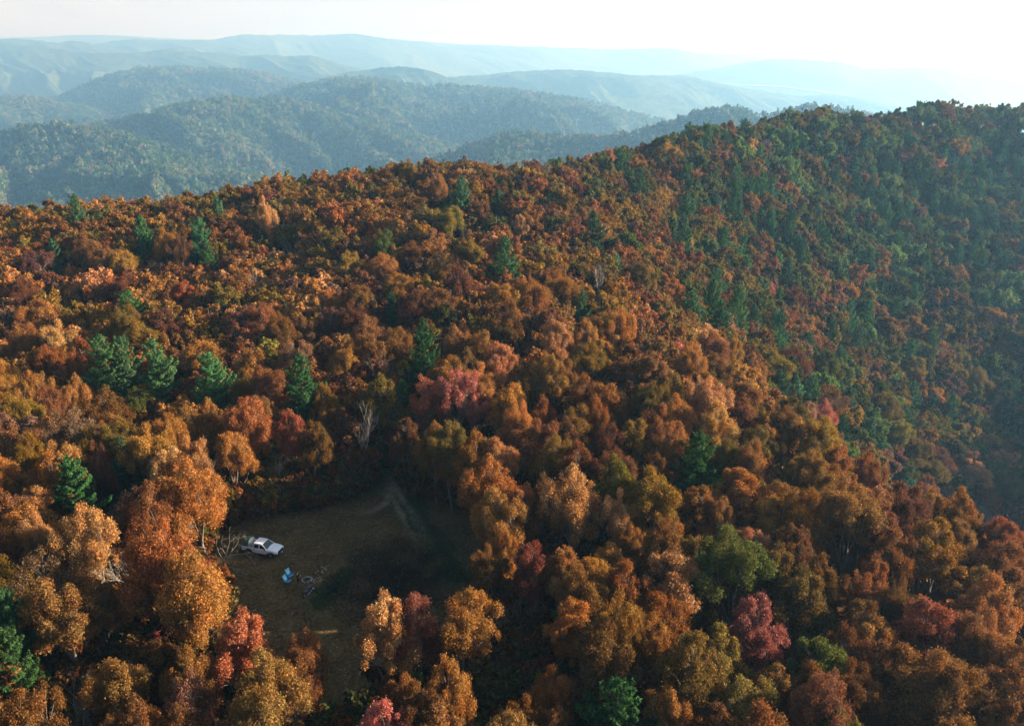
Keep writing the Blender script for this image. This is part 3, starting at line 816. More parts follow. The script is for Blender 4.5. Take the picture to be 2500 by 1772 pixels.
trees = []      # dict(x, y, z, h, r, kind, pal, u, v)
def tree_ok(x, y, z, h, r):
    for dz, fr in ((1.0, .25), (.8, .8), (.6, 1.0), (.42, .8)):
        for sx in (-1, 0, 1):
            u, v, _ = proj(x + sx * r * fr * .95, y, z + h * dz)
            if in_poly(u, v, CLEAR): return False
    for f in (0, .08, .2):
        u, v, _ = proj(x, y, z + h * f)
        if in_poly(u, v, CLEAR): return False
    return True
def put(u, v, h, r, kind, pal, label=None, Y0=35, check=False, mesh=None, disp=True):
    """u, v: top of the tree as seen (in the 2291 px wide view)"""
    if disp: u *= 1.0912; v *= 1.0912
    x, y, z = hit(u, v, h, Y0)
    trees.append(dict(x=x, y=y, z=z, h=h, r=r * (.76 if kind != 'pine' else .84), kind=kind, pal=pal, label=label, key=True, mesh=mesh))
HILL_Y = 190
for a in [
    # pines on the left and in the centre
    (222, 765, 17, 4.0, 'pine', 'pine', 'blue-green pine, left of the touching pair on the left of the forest'),
    (268, 768, 16, 3.8, 'pine', 'pine', 'dark green pine, right of the touching pair on the left'),
    (362, 772, 16.5, 3.3, 'pine', 'pine', 'slim blue-green pine between the pine pair and the wide feathery pine'),
    (478, 805, 15.5, 4.3, 'pine', 'pine', 'wide feathery blue-green pine with several tips, rightmost of four in a row'),
    (672, 806, 16, 3.4, 'pine', 'greenpine', 'bright green pine standing alone above and behind the white pickup'),
    (945, 728, 18, 2.9, 'pine', 'greenpine', 'tall narrow dark green pine just behind the rosy red tree'),
    (880, 666, 13, 2.6, 'pine', 'greenpine', 'small green pine in the orange canopy above the tall narrow pine'),
    (592, 462, 15, 3.3, 'pine', 'pine', 'dark green pine in front of the pale peach tree near the ridge'),
    (312, 492, 16, 3.8, 'pine', 'pine', 'grey-green hazy pine near the left ridge, left of two'),
    (442, 500, 16, 3.8, 'pine', 'pine', 'grey-green feathery pine near the left ridge, right of two'),
    (112, 545, 13, 3.0, 'pine', 'pine', 'small dark pine among russet crowns at the upper far left'),
    (158, 1035, 13, 3.9, 'pine', 'greenpine', 'bright green bushy pine left of the clearing'),
    (262, 992, 12, 2.4, 'pine', 'greenpine', 'small bright green pine right of and above the bushy green pine'),
    (1298, 655, 12, 2.3, 'pine', 'pine', 'small dark green pine in the middle of the orange slope'),
    (1108, 432, 11, 2.4, 'pine', 'pine', 'small dark green pine just below the ridge top, centre of photo'),
    (1565, 985, 14, 3.8, 'pine', 'greenpine', 'dark green pine in the middle of the right-hand orange forest'),
    (1895, 935, 13, 2.9, 'pine', 'greenpine', 'green pine at the right rim of the orange ridge'),
    (1383, 1535, 12, 3.4, 'pine', 'greenpine', 'round-topped light green pine on the bottom edge, right of centre'),
    (5, 1345, 13, 3.0, 'pine', 'greenpine', 'dark green pine on the left edge, upper of two'),
    (0, 1445, 12, 2.8, 'pine', 'greenpine', 'dark green pine on the left edge, lower of two'),
    (905, 860, 11, 2.0, 'pine', 'greenpine', 'small green pine touching the left side of the rosy red tree'),
    (262, 441, 10, 1.8, 'pine', 'pine', 'small dark pine poking above the left ridge line'),
    (153, 452, 9, 1.7, 'pine', 'pine', 'smallest dark pine on the far left ridge line'),
    # broadleaf landmarks
    (948, 850, 13.5, 3.6, 'maple', 'red', 'rosy red maple with grey limbs behind the clearing, left of the red cluster'),
    (1012, 832, 15, 4.0, 'maple', 'red', 'tallest rosy red maple with grey limbs behind the clearing, middle of the red cluster'),
    (1060, 890, 11, 3.0, 'maple', 'red', 'small crimson maple touching the big rosy maple on its right'),
    (604, 452, 17, 3.5, 'b', 'peach', 'pale peach tree glowing behind a dark pine near the ridge'),
    (630, 920, 14, 3.2, 'maple', 'red2', 'orange-red maple with a pointed top behind the pickup'),
    (1165, 478, 14, 2.9, 'b', 'peach', 'narrow pale peach tree high on the centre slope'),
    (985, 400, 15, 3.4, 'b', 'orange', 'glowing orange tree just under the ridge top, centre'),
    (920, 362, 14, 3.8, 'b', 'amber', 'golden yellow tree on the ridge top left of centre'),
    (1200, 1215, 12.5, 3.6, 'maple', 'red3', 'dark red maple on the right side of the clearing'),
    (925, 1342, 13, 3.0, 'maple', 'red', 'pink-red topped tree at the bottom of the clearing'),
    (872, 1340, 14.5, 3.4, 'b', 'peach', 'pale orange tree below the clearing, beside the pink-red one'),
    (1045, 1308, 14.5, 4.0, 'b', 'orange', 'orange round tree at the lower right rim of the clearing'),
    (1715, 1358, 14, 3.5, 'maple', 'red', 'rosy pink-topped maple in the lower right forest'),
    (1640, 1215, 15, 5.0, 'b', 'olive', 'large olive green tree in the lower right forest'),
    (1800, 1285, 13.5, 4.6, 'b', 'olivegold', 'olive-gold tree just right of the large olive green one'),
    (2095, 1340, 14.5, 4.4, 'maple', 'red2', 'orange-red dome-shaped maple at the lower right'),
    (1350, 1400, 14.5, 4.6, 'b', 'olivegold', 'olive-gold tree below centre with an open lacy crown'),
    (1290, 1060, 15, 4.2, 'b', 'peach', 'pale orange lit tree right of the clearing'),
    (1455, 1060, 15, 4.2, 'b', 'amber', 'amber round tree second to the right of the clearing'),
    (1250, 720, 15, 3.6, 'b', 'peach', 'pale peach tree in the middle of the orange slope'),
    (1215, 790, 15, 4.0, 'b', 'orange', 'coppery orange tree just below the pale peach one'),
    (1640, 760, 14, 3.4, 'maple', 'orange', 'bright orange-red tree on the right rim of the ridge'),
    (1690, 800, 14, 3.6, 'b', 'orange', 'glowing orange tree on the right rim of the ridge'),
    (1820, 900, 13, 2.6, 'b', 'peach', 'pale orange narrow tree on the right rim of the ridge'),
    (2410, 0, 0, 0, None, None, None),
    (330, 1200, 15, 4.8, 'b', 'orange', 'big round orange tree left of the clearing'),
    (430, 1245, 15, 4.4, 'b', 'orange', 'rust-orange tree at the left rim of the clearing below the truck'),
    (520, 1385, 14, 3.6, 'maple', 'red2', 'orange-red maple at the lower left rim of the clearing'),
    (430, 1055, 14.5, 4.8, 'b', 'orange', 'orange broad tree above left of the white pickup'),
    (225, 1000, 12, 2.4, 'maple', 'red3', 'small dark red maple beside the small green pine at left'),
    (200, 1150, 14.5, 4.0, 'b', 'peach', 'pale orange tree left of the big round orange tree'),
    (130, 1290, 14.5, 4.6, 'b', 'copper', 'copper tree with dark gaps at the lower far left'),
    (595, 1470, 14, 4.2, 'b', 'copper', 'copper tree below the clearing, left of its lower gap'),
    (680, 1440, 11, 2.6, 'b', 'copper', 'small copper tree in the lower gap of the clearing'),
    (1900, 1100, 15, 4.8, 'b', 'copper', 'copper rounded tree at the rim above lower right'),
    (2030, 1040, 14, 4.4, 'b', 'olive', 'olive-gold tree on the outer rim at right'),
    (2110, 1165, 14, 4.4, 'b', 'amber', 'amber tree on the outer rim at right'),
    (1780, 870, 14, 3.8, 'b', 'olive', 'olive green tree on the right rim of the ridge'),
    (850, 510, 15, 4.4, 'b', 'olive', 'olive green tree on the upper slope left of centre'),
    (2100, 1480, 14, 4.6, 'b', 'orange', 'bright orange sunlit tree at the lower right corner'),
]:
    if a[4]: put(*a)
for a in [(1680, 400), (1772, 385), (1850, 365), (1955, 375), (1995, 340), (2085, 385), (2165, 360), (2122, 320), (2230, 275), (1882, 250), (1925, 268), (2080, 238), (2035, 238),
          (1562, 410), (1585, 440), (1705, 470), (1735, 480), (1785, 530), (1850, 440), (2045, 440), (2095, 430), (2150, 475), (2052, 640), (2010, 670), (1945, 560), (2200, 460), (2250, 575),
          (2100, 610), (2268, 650), (2232, 300), (1640, 450), (2140, 235), (1730, 395), (1770, 470), (1905, 470), (2020, 520), (2180, 545), (1990, 455), (2255, 400), (2215, 380)]:
    put(a[0], a[1] + (18 if a[1] < 290 else 0), random.uniform(14.5, 18.5) if a[1] > 290 else 14, random.uniform(3.0, 4.0), 'pine', 'pine', None, HILL_Y)
bare_spots = [(792, 880, 14.5, 'white-limbed bare tree at the back of the clearing'), (600, 1000, 9.5, 'thin bare tree in front of the orange-red maple behind the pickup'),
              (1160, 1310, 10.5, 'cluster of pale bare stems below the dark red maple'), (470, 1005, 12, 'grey bare tree among dark crowns above the orange broad tree'),
              (290, 1160, 13, 'bare grey crooked tree left of the clearing'), (150, 1500, 13, 'grey bare limbs at the bottom left of the forest'),
              (560, 1590, 11, 'pale bare tree on the bottom edge left of centre')]
for u, v, h, lab in bare_spots:
    x, y, z = hit(u * 1.0912, v * 1.0912, h)
    trees.append(dict(x=x, y=y, z=z, h=h, r=2.6, kind='bare', pal=None, label=lab, key=True, mesh=None))
for u, v in [(2170, 1110), (2090, 1090), (2010, 900), (1900, 760), (1740, 690)]:
    x, y, z = hit(u * 1.0912, v * 1.0912, 13, 170 if v < 1000 else 35)
    trees.append(dict(x=x, y=y, z=z, h=12.5, r=3, kind='bare', pal=None, label=None, key=True, mesh=None))

# fill the rest of the canopy
TX = [q['x'] for q in trees]; TY = [q['y'] for q in trees]; TR = [q['r'] for q in trees]
cell = 6.0
gridd = {}
def gkey(x, y): return (int(x // cell), int(y // cell))
for i, q in enumerate(trees): gridd.setdefault(gkey(q['x'], q['y']), []).append(i)
NC = 60000
cx = rng.uniform(-185, 340, NC); cyy = rng.uniform(18, 500, NC)
cz = ground(cx, cyy)
cu, cv_, cf = proj(cx, cyy, cz + 11)
skyY = np.interp(cu, [p[0] for p in SKY_LINE], [p[2] for p in SKY_LINE])
for i in range(NC):
    x, y, z, u, v = cx[i], cyy[i], cz[i], cu[i], cv_[i]
    if cf[i] < 15: continue
    shade = (-5 < x < 85 and 30 < y < 170)                     # trees outside the frame that throw their shade into it
    if not shade and (u < -130 or u > 2680): continue
    if v > 2150 and not (shade and y > 30): continue
    if y > skyY[i] + 16: continue
    h = 11.5 + 4.6 * random.random() ** .8
    r = random.uniform(2.4, 4.0); h = 9.6 + 1.15 * r + random.uniform(-.6, 1.4)
    if random.random() < .14: h *= .82; r *= .75
    if x > 60 and y > 180: h *= 1.08; r *= 1.34
    elif y < 135: r *= .84; h *= .95
    sp = r * .78
    good = True
    kx, ky = gkey(x, y)
    for ax in (-1, 0, 1):
        for ay in (-1, 0, 1):
            for j in gridd.get((kx + ax, ky + ay), ()):
                q = trees[j]
                if (q['x'] - x) ** 2 + (q['y'] - y) ** 2 < (sp + q['r'] * .72) ** 2 * .58:
                    good = False; break
            if not good: break
        if not good: break
    if not good or not tree_ok(x, y, z, h, r): continue
    # keep the landmarks in sight
    hide = False
    uT, vT, _ = proj(x, y, z + h)
    for q in trees[:135]:
        if q['key'] and q['label'] and q['y'] > y and q['y'] - y < 24:
            if 'tu' not in q:
                q['tu'], q['tv'], q['tf'] = proj(q['x'], q['y'], q['z'] + q['h'])
            rp = (q['r'] * .65 + r * .8) * FPX / q['tf']
            if abs(uT - q['tu']) < rp and vT < q['tv'] + q['h'] * (.8 if q['kind'] == 'bare' else .45) * FPX / q['tf']: hide = True; break
    if hide: continue
    w, pp = region_weights(u, v, x, y)
    tone = float(fbm(np.array([x / 28.]), np.array([y / 28.]), 2)[0])
    for kk in ('orange', 'amber', 'peach'): w[kk] = w.get(kk, 0) * max(.25, 1 + 1.5 * tone)
    for kk in ('olive', 'brown', 'mauve'): w[kk] = w.get(kk, 0) * max(.25, 1 - 1.2 * tone)
    if x > 60 and y > 180 and pal_green(u, v): w = dict(olive=3, olivegold=2, green=3.5, copper=.8, mauve=.5, brown=.4)
    if random.random() < pp:
        kind, pal = 'pine', 'pine'; h = random.uniform(13, 18); r = random.uniform(2.6, 3.8)
    else:
        pal = random.choices(list(w), list(w.values()))[0]; kind = 'b'
        if random.random() < .013: kind = 'bare'
    gridd.setdefault((kx, ky), []).append(len(trees))
    trees.append(dict(x=float(x), y=float(y), z=float(z), h=h, r=r, kind=kind, pal=pal if kind != 'bare' else None, label=None, key=False, mesh=None))
print('trees', len(trees))

# how much of each tree shows: paint crowns near to far
buf = np.full((178, 250), -1, int)
vis = np.zeros(len(trees))
yy, xx = np.mgrid[0:178, 0:250]
for q in trees:
    q['u'], q['v'], q['f'] = proj(q['x'], q['y'], q['z'] + q['h'] * .68)
for i in sorted(range(len(trees)), key=lambda i: trees[i]['f']):
    q = trees[i]
    ru = q['r'] * FPX / q['f'] / 10; rv = (q['h'] * .32) * FPX / q['f'] / 10
    x0, x1 = int(max(0, q['u'] / 10 - ru)), int(min(250, q['u'] / 10 + ru + 1)); y0, y1 = int(max(0, q['v'] / 10 - rv)), int(min(178, q['v'] / 10 + rv + 1))
    if x0 >= x1 or y0 >= y1: continue
    sub = buf[y0:y1, x0:x1]
    mk = (((xx[y0:y1, x0:x1] - q['u'] / 10) / ru) ** 2 + ((yy[y0:y1, x0:x1] - q['v'] / 10) / rv) ** 2 <= 1) & (sub < 0)
    sub[mk] = i; vis[i] = mk.sum()
order = np.argsort(-vis)
quota = {'b': 285, 'maple': 40, 'pine': 110, 'bare': 40}
chosen = [i for i in range(len(trees)) if trees[i]['label']]
for i in chosen: quota[trees[i]['kind']] -= 1
for i in order:
    q = trees[i]
    if q['label'] or vis[i] < 2: continue
    if quota[q['kind']] > 0:
        quota[q['kind']] -= 1; chosen.append(i)
chosen_set = set(chosen)

# ---- labels of the unnamed ones: colour, zone, order from the left
def zone(q):
    u, v = q['u'], q['v']
    hill = (q['x'] > 45 and q['y'] > 175) or q['y'] > 330 or (q['x'] > 20 and q['y'] > 262)
    cols = ['far left', 'left', 'mid-left', 'centre-left', 'centre-right', 'mid-right', 'right', 'far right']
    c = cols[int(min(7, max(0, u // 312.5)))]
    if hill:
        r = 'on the hazy hillside ' + ['crest', 'brow', 'shoulder', 'upper middle', 'middle', 'lower middle', 'foot', 'lowest part'][int(np.searchsorted([330, 400, 480, 560, 660, 780, 920], v))]
    else:
        r = ['on the ridge line', 'under the ridge', 'on the upper slope', 'on the middle slope', 'above clearing level', 'at clearing level', 'below clearing level', 'near the bottom edge', 'on the bottom edge'][
            int(np.searchsorted([520, 620, 740, 880, 1050, 1250, 1430, 1600], v))]
    return r, c
KN = {'b': 'leafy trees', 'maple': 'maples', 'pine': 'pines', 'bare': 'bare trees'}
K1 = {'b': 'leafy tree', 'maple': 'maple', 'pine': 'pine', 'bare': 'leafless grey tree'}
EXTRA = {'pine': ((.060, .112, .046), 'dark green'), 'greenpine': ((.036, .076, .028), 'green'), 'red2': ((.21, .080, .040), 'orange-red'), 'red3': ((.16, .068, .034), 'dark red')}
groups = {}
for i in chosen:
    q = trees[i]
    if q['label']: continue
    cn_ = 'grey' if q['kind'] == 'bare' else (PAL.get(q['pal']) or EXTRA.get(q['pal']))[1]
    groups.setdefault((cn_, q['kind'], zone(q)), []).append(i)
ORD = ['leftmost', 'second from left', 'third from left', 'fourth from left', 'fifth from left', 'sixth from left', 'seventh from left', 'eighth from left', 'ninth from left', 'tenth from left', 'eleventh from left', 'twelfth from left', 'thirteenth from left']
for (cn_, kd, (r, c)), ids in groups.items():
    ids.sort(key=lambda i: trees[i]['u'])
    for k, i in enumerate(ids):
        if len(ids) == 1: trees[i]['label'] = '%s %s %s, %s' % (cn_, K1[kd], r, c)
        else:
            pos = ORD[min(k, 12)] if k < len(ids) - 1 else 'rightmost'
            trees[i]['label'] = '%s of %s %s %s, %s' % (pos, cn_, KN[kd], r, c)

BARE = [mesh_np('limbs', *bare(500 + i, H=13, spread=[.5, .6, .34, .55][i], levels=5), [M_BARK_PALE], smooth=True) for i in range(4)]
NM = {'b': 'broadleaf_tree', 'maple': 'maple_tree', 'pine': 'pine_tree', 'bare': 'bare_tree'}
GRP = {'b': 'broadleaf trees of the autumn forest', 'maple': 'red maples of the forest', 'pine': 'pines in the forest', 'bare': 'bare trees in the forest'}
NH_B = [14.5, 15.5, 13.5, 15, 14, 14.5, 15.5, 13, 16]; NR_B = [4.3, 4.0, 4.7, 3.6, 4.4, 4.9, 3.9, 4.2, 3.4]
NH_P = [16.5, 17.5, 15.5, 17]; NR_P = [3.9, 3.4, 4.5, 3.0]
def tree_color(q):
    c = np.array((PAL.get(q['pal']) or EXTRA.get(q['pal']))[0])
    j = rng.normal(0, 1, 3)
    c = c * (1 + .16 * j[0]) * np.array([1, 1 + .10 * j[1], 1 + .12 * j[2]])
    return [float(max(.008, a)) for a in c]
woods_pts = []
for i, q in enumerate(trees):
    rz = random.uniform(0, 6.28)
    if i in chosen_set:
        t = link(NM[q['kind']], None, None, (q['x'], q['y'], q['z']), (random.gauss(0, .04), random.gauss(0, .04), rz))
        t['label'] = q['label']; t['category'] = 'tree'; t['group'] = GRP[q['kind']]
        if q['kind'] == 'bare':
            s = q['h'] / 12.0; t.scale = (s, s, s)
            link('limbs', BARE[2] if q['label'].startswith('white-limbed') else random.choice(BARE), t); continue
        if q['kind'] == 'pine':
            k = random.randrange(4); tm, cm = NEAR_P[k]; s = (q['r'] / NR_P[k], q['r'] / NR_P[k], q['h'] / NH_P[k])
        else:
            if (q['kind'] == 'maple' and q['pal'] == 'red' and q['key'] and q['v'] < 1150) or q['pal'] == 'mauve': tm, cm = random.choice(SPARSE_B); s = (q['r'] / 4.1, q['r'] / 4.1, q['h'] / 14)
            else:
                k = random.randrange(9); tm, cm = NEAR_B[k]; s = (q['r'] / NR_B[k], q['r'] / NR_B[k], q['h'] / NH_B[k])
        t.scale = tuple(1.06 * a for a in s)
        link('trunk', tm, t)
        c = link('crown', cm, t); c['leaf_color'] = tree_color(q)
    elif q['kind'] != 'bare':
        var = random.randrange(6, 8) if q['kind'] == 'pine' else random.randrange(6)
        woods_pts.append((q['x'], q['y'], q['z'], rz, (q['r'] / 4.2 * .5 + q['h'] / 14.3 * .5) * 1.05, var, tree_color(q)))
wp = woods_pts
w = gn_scatter('background_woods', [a[:3] for a in wp], [a[3] for a in wp], [a[4] for a in wp], [a[5] for a in wp], [a[6] for a in wp], MID_B)
w['label'] = 'rest of the autumn wood covering the slopes and far hillside'; w['category'] = 'forest'
print('chosen', len(chosen), 'woods', len(wp))

# understorey: saplings and shrubs hiding the forest floor round the clearing
us = []
BUSH = [tree_joined('b', 350 + i, n_leaf=2600, leaf=.16, rad=2.0, H=3.6, n_clump=26, lobes=5, base=.12, n_side=3) for i in range(3)]
for _ in range(6500):
    a = random.uniform(0, 6.283); rr = random.uniform(.72, 1.5)
    x = -18 + math.cos(a) * 25 * rr; y = 84 + math.sin(a) * 30 * rr
    z = g1(x, y)
    if any(in_poly(*proj(x + dx_, y, z + dz_)[:2], CLEAR) for dx_ in (-1.8, 0, 1.8) for dz_ in (0, 2.2, 4.0)): continue
    us.append((x, y, z - .2, a * 7, random.uniform(.5, 1.55), random.randrange(3), [c_ * random.uniform(.5, 1.1) for c_ in random.choice([(.13, .06, .02), (.16, .075, .022), (.11, .085, .022), (.11, .045, .022), (.055, .06, .018)])]))
w = gn_scatter('undergrowth', [a[:3] for a in us], [a[3] for a in us], [a[4] for a in us], [a[5] for a in us], [a[6] for a in us], BUSH)
w['label'] = 'low russet shrubs and saplings round the rim of the clearing'; w['category'] = 'undergrowth'
#@@C0
# ------------------------------------------------------------------ things in the clearing
M_WHITE = mat('white_paint', (.84, .86, .88), .32, 0, coat=.6)
M_SILL = mat('grey_lower_paint', (.78, .80, .81), .4, 0, noise=.08, scale=3)
M_GLASS = mat('dark_glass', (.012, .018, .018), .08, 0, spec=.6)
M_BLACK = mat('black_plastic', (.018, .020, .021), .55)
M_TYRE = mat('tyre_rubber', (.015, .015, .015), .85, noise=.3, scale=30)
M_RIM = mat('dark_rim', (.10, .11, .11), .35, .7)
M_CHROME = mat('chrome', (.72, .74, .76), .18, 1.0)
M_LAMP = mat('lamp_glass', (.75, .76, .74), .15, coat=.5)
M_RED = mat('red_lens', (.35, .015, .012), .3)
M_TENT = mat('grey_green_tent_fabric', (.052, .085, .075), .8, noise=.2, scale=4)
M_TENT2 = mat('pale_tent_fabric', (.24, .25, .22), .8, noise=.2, scale=4)
M_POLE = mat('tent_trim', (.10, .20, .13), .6)

def rr_ring(x, hw, z0, z1, r=.12, k=3):
    """rounded rectangle across the car at x"""
    pts = []
    for (cy_, cz_, a0) in ((hw - r, z1 - r, 0), (-hw + r, z1 - r, 90), (-hw + r, z0 + r, 180), (hw - r, z0 + r, 270)):
        for i in range(k + 1):
            a = R(a0 + 90 * i / k); pts.append((x, cy_ + r * math.cos(a), cz_ + r * math.sin(a)))
    return pts

w_r = gp(610.0, 1352.5); w_f = gp(662.0, 1362.0)
hd = math.atan2(w_f.y - w_r.y, w_f.x - w_r.x)
side = Vector((math.sin(hd), -math.cos(hd), 0))         # towards the viewer
mid = (w_r + w_f) / 2 - side * .85
TRK = thing('pickup_truck', 'white crew cab pickup truck parked at the left side of the clearing', 'pickup truck', (mid.x, mid.y, g1(mid.x, mid.y)), hd)
# x forward, y left, near side is -y
WB = 1.62
b = MB(); b.loft([rr_ring(x, hw, z0, z1, .1) for x, hw, z0, z1 in ((-.98, .93, .42, 1.14), (-.5, .95, .40, 1.15), (.6, .96, .40, 1.15), (.98, .955, .42, 1.14))])
b.done('body', M_SILL, TRK)
b = MB(); b.loft([rr_ring(x, hw, z0, z1, .14) for x, hw, z0, z1 in ((.98, .95, .55, 1.14), (1.7, .94, .60, 1.12), (2.3, .90, .62, 1.06), (2.52, .80, .66, .98))])
b.done('front_fender', M_SILL, TRK)
b = MB(); b.loft([[(x, -hw, z), (x, -hw * .55, z + .045), (x, 0, z + .06), (x, hw * .55, z + .045), (x, hw, z), (x, hw, z - .06), (x, -hw, z - .06)] for x, hw, z in ((1.0, .86, 1.17), (1.5, .85, 1.165), (2.1, .80, 1.12), (2.4, .72, 1.06), (2.52, .62, 1.0))])
hood = b.done('hood', M_WHITE, TRK)
b = MB(); b.box((1.75, .3, 1.205), (1.1, .02, .012), (0, R(2.5), 0)); b.box((1.75, -.3, 1.205), (1.1, .02, .012), (0, R(2.5), 0)); b.done('hood_crease', M_SILL, hood)
# cab
cab = [[(-.98, -.90, 1.12), (1.12, -.90, 1.12), (1.12, .90, 1.12), (-.98, .90, 1.12)], [(-.93, -.812, 1.42), (.74, -.812, 1.42), (.74, .812, 1.42), (-.93, .812, 1.42)],
       [(-.86, -.73, 1.72), (.34, -.73, 1.72), (.34, .73, 1.72), (-.86, .73, 1.72)]]
b = MB(); b.loft(cab); b.done('cab', M_WHITE, TRK, angle=20)
b = MB(); b.loft([[(-.88, -hw, z), (-.3, -hw - .01, z + .015), (.34, -hw, z), (.40, 0, z - .005), (.34, hw, z), (-.3, hw + .01, z + .015), (-.88, hw, z), (-.90, 0, z)] for hw, z in ((.745, 1.70), (.70, 1.765), (.55, 1.79))])
roof = b.done('roof', M_WHITE, TRK)
b = MB(); b.box((-.72, .05, 1.80), (.16, .05, .05), taper=(.5, .5)); b.done('antenna_fin', M_BLACK, roof)
def pane(name, q, off, m=M_GLASS, parent=TRK):
    q = [Vector(p) for p in q]; n = (q[1] - q[0]).cross(q[2] - q[0]).normalized() * off
    b = MB(); b.loft([[tuple(p - n * .6) for p in q], [tuple(p + n) for p in q]]); return b.done(name, m, parent, smooth=False)
def lerp3(a, c, t): return tuple(a[i] + (c[i] - a[i]) * t for i in range(3))
pane('windshield', [(1.09, -.80, 1.15), (1.09, .80, 1.15), (.37, .67, 1.70), (.37, -.67, 1.70)], .022)
pane('rear_window', [(-.985, .72, 1.2), (-.985, -.72, 1.2), (-.89, -.62, 1.66), (-.89, .62, 1.66)], .012)
for s_ in (-1, 1):
    def Wd(x, z): return (x, s_ * (.905 - (z - 1.12) * .285), z)
    for nm_, q in (('side_window', [Wd(-.84, 1.17), Wd(-.14, 1.17), Wd(-.16, 1.64), Wd(-.76, 1.64)]), ('side_window', [Wd(.02, 1.17), Wd(.86, 1.17), Wd(.60, 1.42), Wd(.30, 1.64), Wd(.02, 1.64)])):
        if s_ > 0: q = q[::-1]
        pane(nm_, q, .012)
    for xa, xb in ((-.93, -.09), (-.05, .94)):
        b = MB(); b.box(((xa + xb) / 2, s_ * .957, .83), (xb - xa, .016, .50), bevel=.006); d = b.done('door', M_SILL, TRK)
        b = MB(); b.box((xa + .17, s_ * .978, 1.02), (.17, .03, .035), bevel=.008); b.done('door_handle', M_BLACK, d)
        b = MB(); b.box(((xa + xb) / 2, s_ * .968, .68), (xb - xa - .02, .02, .05), bevel=.006); b.done('door_moulding', M_WHITE, d)
    b = MB(); b.box((0, s_ * .93, .40), (2.0, .16, .07), bevel=.02); b.done('side_step', M_BLACK, TRK)
    b = MB(); b.box((.86, s_ * 1.05, 1.18), (.12, .2, .16), bevel=.04); b.box((.88, s_ * .95, 1.13), (.06, .12, .04)); b.done('side_mirror', M_BLACK, TRK)
    b = MB(); b.box((2.42, s_ * .70, .92), (.22, .26, .13), (0, 0, -s_ * R(22)), bevel=.03); b.done('headlight', M_LAMP, TRK)
    b = MB(); b.box((-2.66, s_ * .82, .95), (.06, .14, .34), bevel=.02); b.done('tail_light', M_RED, TRK)
    for xw in (-WB, WB):
        # arch: a half ring standing proud of the flank
        b = MB(); n = 12
        r1, r2 = .47, .56
        rings = []
        for i in range(n + 1):
            a = math.pi * i / n
            ca, sa = math.cos(a), math.sin(a)
            rings.append([(xw + ca * r1, s_ * .88, .42 + sa * r1), (xw + ca * r1, s_ * .985, .42 + sa * r1), (xw + ca * r2, s_ * .985, .42 + sa * r2 * .96), (xw + ca * r2, s_ * .92, .42 + sa * r2 * .96)])
        b.loft(rings); b.done('wheel_arch', M_BLACK, TRK)
        b = MB(); b.lathe([(.25, -.12), (.37, -.13), (.405, -.09), (.41, 0), (.405, .09), (.37, .13), (.25, .12)], 'Y', n=26)
        for k in range(20):
            a = 2 * math.pi * k / 20; b.box((math.cos(a) * .41, 0, math.sin(a) * .41), (.05, .2, .02), (0, -a + math.pi / 2, 0))
        wl_ = link('wheel', None, TRK, (xw, s_ * .84, .41))
        b.done('tyre', M_TYRE, wl_)
        b = MB(); b.lathe([(.001, s_ * .06), (.06, s_ * .075), (.08, s_ * .05), (.23, s_ * .06), (.255, s_ * .11), (.255, s_ * -.1)], 'Y', n=24)
        for k in range(6):
            a = 2 * math.pi * k / 6; b.box((math.cos(a) * .15, s_ * .08, math.sin(a) * .15), (.2, .03, .045), (0, -a, 0))
        b.done('rim', M_RIM, wl_)
b = MB(); b.box((1.62, 0, .6), (.86, 1.5, .5)); b.box((-1.62, 0, .62), (.86, 1.5, .4)); b.done('wheel_well', M_BLACK, TRK, smooth=False)
b = MB(); b.loft([rr_ring(x, hw, .44, .72, .08) for x, hw in ((2.36, .93), (2.56, .88), (2.70, .70))]); fb = b.done('front_bumper', M_BLACK, TRK)
b = MB(); b.box((2.72, 0, .62), (.03, .30, .15), bevel=.005); b.done('number_plate', M_LAMP, fb)
for s_ in (-1, 1):
    b = MB(); b.box((2.64, s_ * .62, .60), (.08, .16, .08), (0, 0, -s_ * R(28)), bevel=.02); b.done('fog_light', M_LAMP, fb)
b = MB(); b.box((2.53, 0, .86), (.10, 1.2, .26), bevel=.03)
gr_ = b.done('grille', M_BLACK, TRK)
for k in range(4):
    b = MB(); b.box((2.585, 0, .78 + k * .055), (.02, 1.1, .016)); b.done('grille_bar', M_RIM, gr_)
b = MB(); b.box((-2.72, 0, .56), (.16, 1.8, .2), bevel=.04); b.done('rear_bumper', M_CHROME, TRK)
# load bed
b = MB()
for s_ in (-1, 1):
    b.prism([(-2.62, .62), (-2.14, .62), (-2.04, .86), (-1.62, .99), (-1.20, .86), (-1.10, .52), (-1.02, .52), (-1.02, 1.16), (-2.62, 1.14)], s_ * .86, s_ * .955)
b.box((-1.82, 0, .64), (1.58, 1.70, .05)); b.box((-1.04, 0, .9), (.05, 1.70, .5))
bed = b.done('load_bed', M_SILL, TRK, smooth=False)
b = MB(); b.box((-2.66, 0, .88), (.07, 1.66, .50), bevel=.015); tg = b.done('tailgate', M_WHITE, TRK)
b = MB(); b.box((-2.70, 0, 1.0), (.02, .3, .07), bevel=.01); b.done('tailgate_handle', M_BLACK, tg)
for s_ in (-1, 1):
    for xk in (-1.75, -2.1, -1.35):
        b = MB(); b.box((xk, s_ * .965, .98), (.035, .012, .36)); b.done('tent_strap', M_BLACK, bed)

